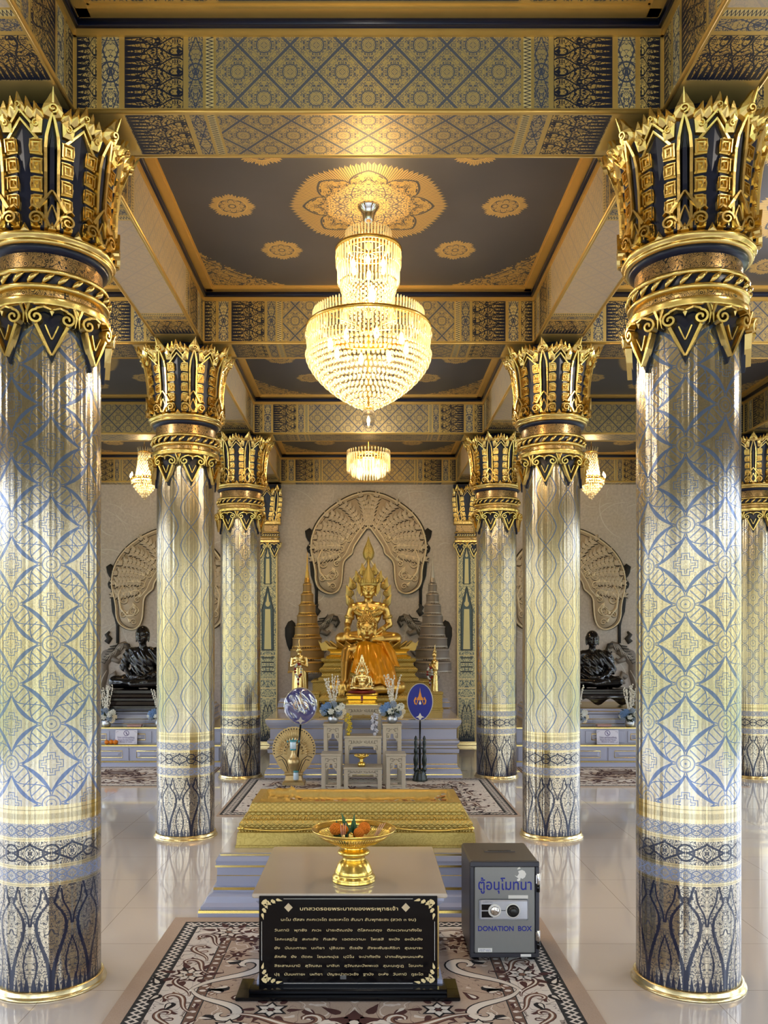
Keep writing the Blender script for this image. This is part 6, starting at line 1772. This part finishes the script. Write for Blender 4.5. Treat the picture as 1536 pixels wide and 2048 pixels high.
def side_altar(cx,side):
    t=empty('side_altar',(cx,10.82,0),0,'pale lavender panelled altar cabinet with gold lines under the %s black monk statue'%side,'altar'); L=[M['lav'],M['goldline']]
    a=MB(); a.m=0; a.box(-1.14,1.14,0,1.6,0,.24); a.m=1; a.box(-1.15,1.15,-.012,1.6,.255,.272); a.m=0; a.box(-1.15,1.15,-.008,1.6,.24,.255); a.m=1; a.box(-1.15,1.15,-.014,.0,.055,.068); a.m=0; a.box(-1.15,1.15,-.010,0,.0,.05)
    a.build('lower_cabinet',L,t)
    for xc,w in ((-.86,.54),(-.29,.56),(.29,.56),(.86,.54)): panel_front(t,'drawer',xc,w,.155,.165,-.002)
    a=MB(); a.m=0; a.box(-1.14,1.14,.11,1.6,.27,.455); a.m=1; a.box(-1.15,1.15,.098,1.6,.468,.482); a.m=0; a.box(-1.15,1.15,.10,1.6,.455,.468); a.build('upper_cabinet',L,t)
    for xc,w in ((-.86,.54),(-.43,.28),(.43,.28),(.86,.54),(0,.5)): panel_front(t,'drawer',xc,w,.362,.15,.11)
    a=MB(); stepped(a,0,.98,.80,.55,[(.08,.482,0),(.08,.50,1),(.075,.51,0),(.05,.53,0),(.05,.56,1),(.045,.57,0),(.04,.62,0),(.06,.64,0),(.06,.66,1),(.055,.67,0),(.03,.69,0),(.03,.70,1),(.02,.71,1)]); a.build('stepped_top',L,t)
    # notice leaning on the ledge
    n=empty('notice_card',(cx-.06 if side=='left' else cx+.02,10.865,.275),0,'white notice card with round prohibition sign on the ledge of the %s side altar'%side,'sign')
    a=MB(); a.M=Matrix.Rotation(-.12,4,'X'); a.box(-.140,.140,-.006,.0,0,.180,.002); a.build('card',simple('notice_paper',srgb(228,226,240),0,.5) if 'notice_paper' not in bpy.data.materials else bpy.data.materials['notice_paper'],n)
    ink=bpy.data.materials.get('purple_ink') or simple('purple_ink',srgb(96,84,140),0,.6)
    a=MB(); R=Matrix.Rotation(-.12,4,'X'); a.M=R; f=lambda u,v,d:(u,-.0065-d,v)
    a.strip([(.032*cos(2*pi*k/24),.140+.032*sin(2*pi*k/24)) for k in range(25)],.007,f,0,.001); a.strip([(-.022,.162),(.022,.118)],.005,f,0,.0012); a.strip([(.0,.158),(-.004,.140),(.008,.122)],.008,f,0,.001)
    for sx in (-1,1):
        for z in (.02,.16): a.strip([(sx*.125,z+(.02 if z<.1 else -.02)),(sx*.125,z),(sx*.10,z)],.003,f,0,.001)
    a.build('prohibition_sign',ink,n)
    for txt,sz,z,wd in (('โปรด อย่าโยนเหรียญ',.030,.078,.215),('Please Do Not Throw',.022,.050,.20),('Money or coins',.018,.026,.16)):
        o=text_obj('lettering',txt,sz,ink,n,(0,-.0066-z*.12,z),rot=(pi/2-.12,0,0),width=wd,depth=.0004,bold=.0003)
    return t
side_altar(-3.02,'left'); side_altar(3.02,'right')
for cx,side in ((-3.02,'left'),(3.02,'right')):
    v1=vase(cx-.345,10.99+.0,.484,'flower vase at the left end of the %s side altar'%side,21+int(cx)); v2=vase(cx+.335,10.99,.484,'flower vase at the right end of the %s side altar'%side,31+int(cx),1.0)
    b=empty('acrylic_box',(cx+.01,11.02,.484),0,'small clear donation box with papers inside on the %s side altar'%side,'box')
    gm=bpy.data.materials.get('clear_acrylic') or simple('clear_acrylic',(.75,.8,.85),0,.05); gm.node_tree.nodes['Principled BSDF'].inputs['Alpha'].default_value=.10
    a=MB(); a.box(-.13,.13,-.07,.07,0,.13,.003); a.build('case',gm,b)
    a=MB(); a.box(-.09,.09,-.05,.05,.004,.03); a.build('papers',simple('pink_notes',srgb(200,150,140),0,.7) if 'pink_notes' not in bpy.data.materials else bpy.data.materials['pink_notes'],b)
M['fruit']=simple('orange_fruit',srgb(226,130,20),0,.5,30,0,.15)
for k,(dx,dy) in enumerate(((-.30,0),(-.245,.004),(-.19,-.002))):
    a=MB(); a.ell((0,0,.030),(.031,.031,.030),14,10); a.lathe([(.004,.058),(.003,.064),(0,.065)],6); tag(a.build('orange',M['fruit'],None,loc=(-3.02+dx,10.850+dy,.273)),'whole orange in the row of three on the ledge of the left side altar','fruit','oranges on the left ledge')
# ---- monks
def monk(x,y,z,s,rz,side,kind):
    th_=empty('statue_throne',(x,y,z),0,'black %s throne under the %s black monk statue'%('stepped' if kind==0 else 'curved-apron',side),'throne')
    a=MB()
    if kind==0: stepped(a,0,0,.44,.27,[(.06,0,0),(.06,.035,0),(.03,.05,0),(.02,.09,0),(.04,.105,0),(.04,.13,0),(.01,.15,0),(.0,.18,0),(.03,.20,0),(.03,.235,0),(.0,.245,0)])
    else:
        stepped(a,0,0,.46,.28,[(.02,.12,0),(.03,.17,0),(.0,.18,0),(.0,.205,0),(.02,.215,0),(.02,.235,0),(.0,.245,0)])
        f=lambda u,v,d:(u,-.30-d,v)
        P=[(-.48,.16)]+[(-.48+.96*k/24,.075+.045*cos(2*pi*3*k/24)) for k in range(25)]+[(.48,.16)]
        tri_prism(a,P,f,-.02,.006)
        for sx in (-1,1):
            a.cone2((sx*.42,-.26,.13),(sx*.46,-.29,.035),.045,.03); a.cone2((sx*.42,.22,.13),(sx*.46,.25,.035),.045,.03)
    a.build('throne_block',M['blackwood'],th_)
    t=empty('monk_statue',(x,y,z+.258),rz,'glossy black seated monk statue on the %s side altar'%side,'statue')
    a=MB(); seated_blobs(a,s,'lap',1.13); mobj('body',remeshed(a,.009,3),M['bronze'],t)
    a=MB(); V=lambda *p:tuple(k*s for k in p)
    a.ell(V(0,.02,.27),V(.23,.175,.21),18,12); a.ell(V(.02,.01,.47),V(.265,.165,.18),18,12); a.ell(V(.255,.0,.55),V(.115,.11,.115)); a.cone2(V(.275,0,.545),V(.35,.02,.31),.108*s,.10*s,14); a.cone2(V(-.27,0,.53),V(-.345,.02,.33),.082*s,.078*s,14); a.cone2(V(.335,.02,.31),V(.20,-.16,.20),.082*s,.06*s,14)
    a.cone2(V(.05,.0,.60),V(.22,.0,.585),.085*s,.09*s); a.cone2(V(-.15,0,.10),V(-.40,-.19,.10),.13*s,.108*s,16); a.cone2(V(.15,0,.10),V(.40,-.19,.10),.13*s,.108*s,16); a.ell(V(0,-.12,.09),V(.30,.24,.08),20,10)
    if kind==0: a.cone2(V(-.15,.0,.60),V(-.24,.0,.575),.08*s,.085*s)
    def dsp(p,n):
        q=p/s; w_=.010*sin(60*(q.z*.8+q.x*.9))*(1 if q.z>.2 else .0)+.008*sin(52*(q.x*.5-q.y))*(0 if q.z>.2 else 1); return p+n*w_*s*.8
    mobj('robe',remeshed(a,.009,3,disp=dsp),M['bronze'],t)
    a=MB(); fn=lambda u,v,d:(u,-.165*s-d,v)
    a.strip([V(.03,.62)[:2],V(.10,.5)[:2],V(.15,.36)[:2]],.05*s,lambda u,v,d:(u,-.135*s-d-.03*s*sin(min(1,(.62-v/s)*3)),v),0,.012); a.build('shoulder_sash',M['bronze'],t)
    return t
monk(-3.0,11.38,.71,.80,-.18,'left',0)
monk(3.02,11.55,.71,.74,.0,'right',1)
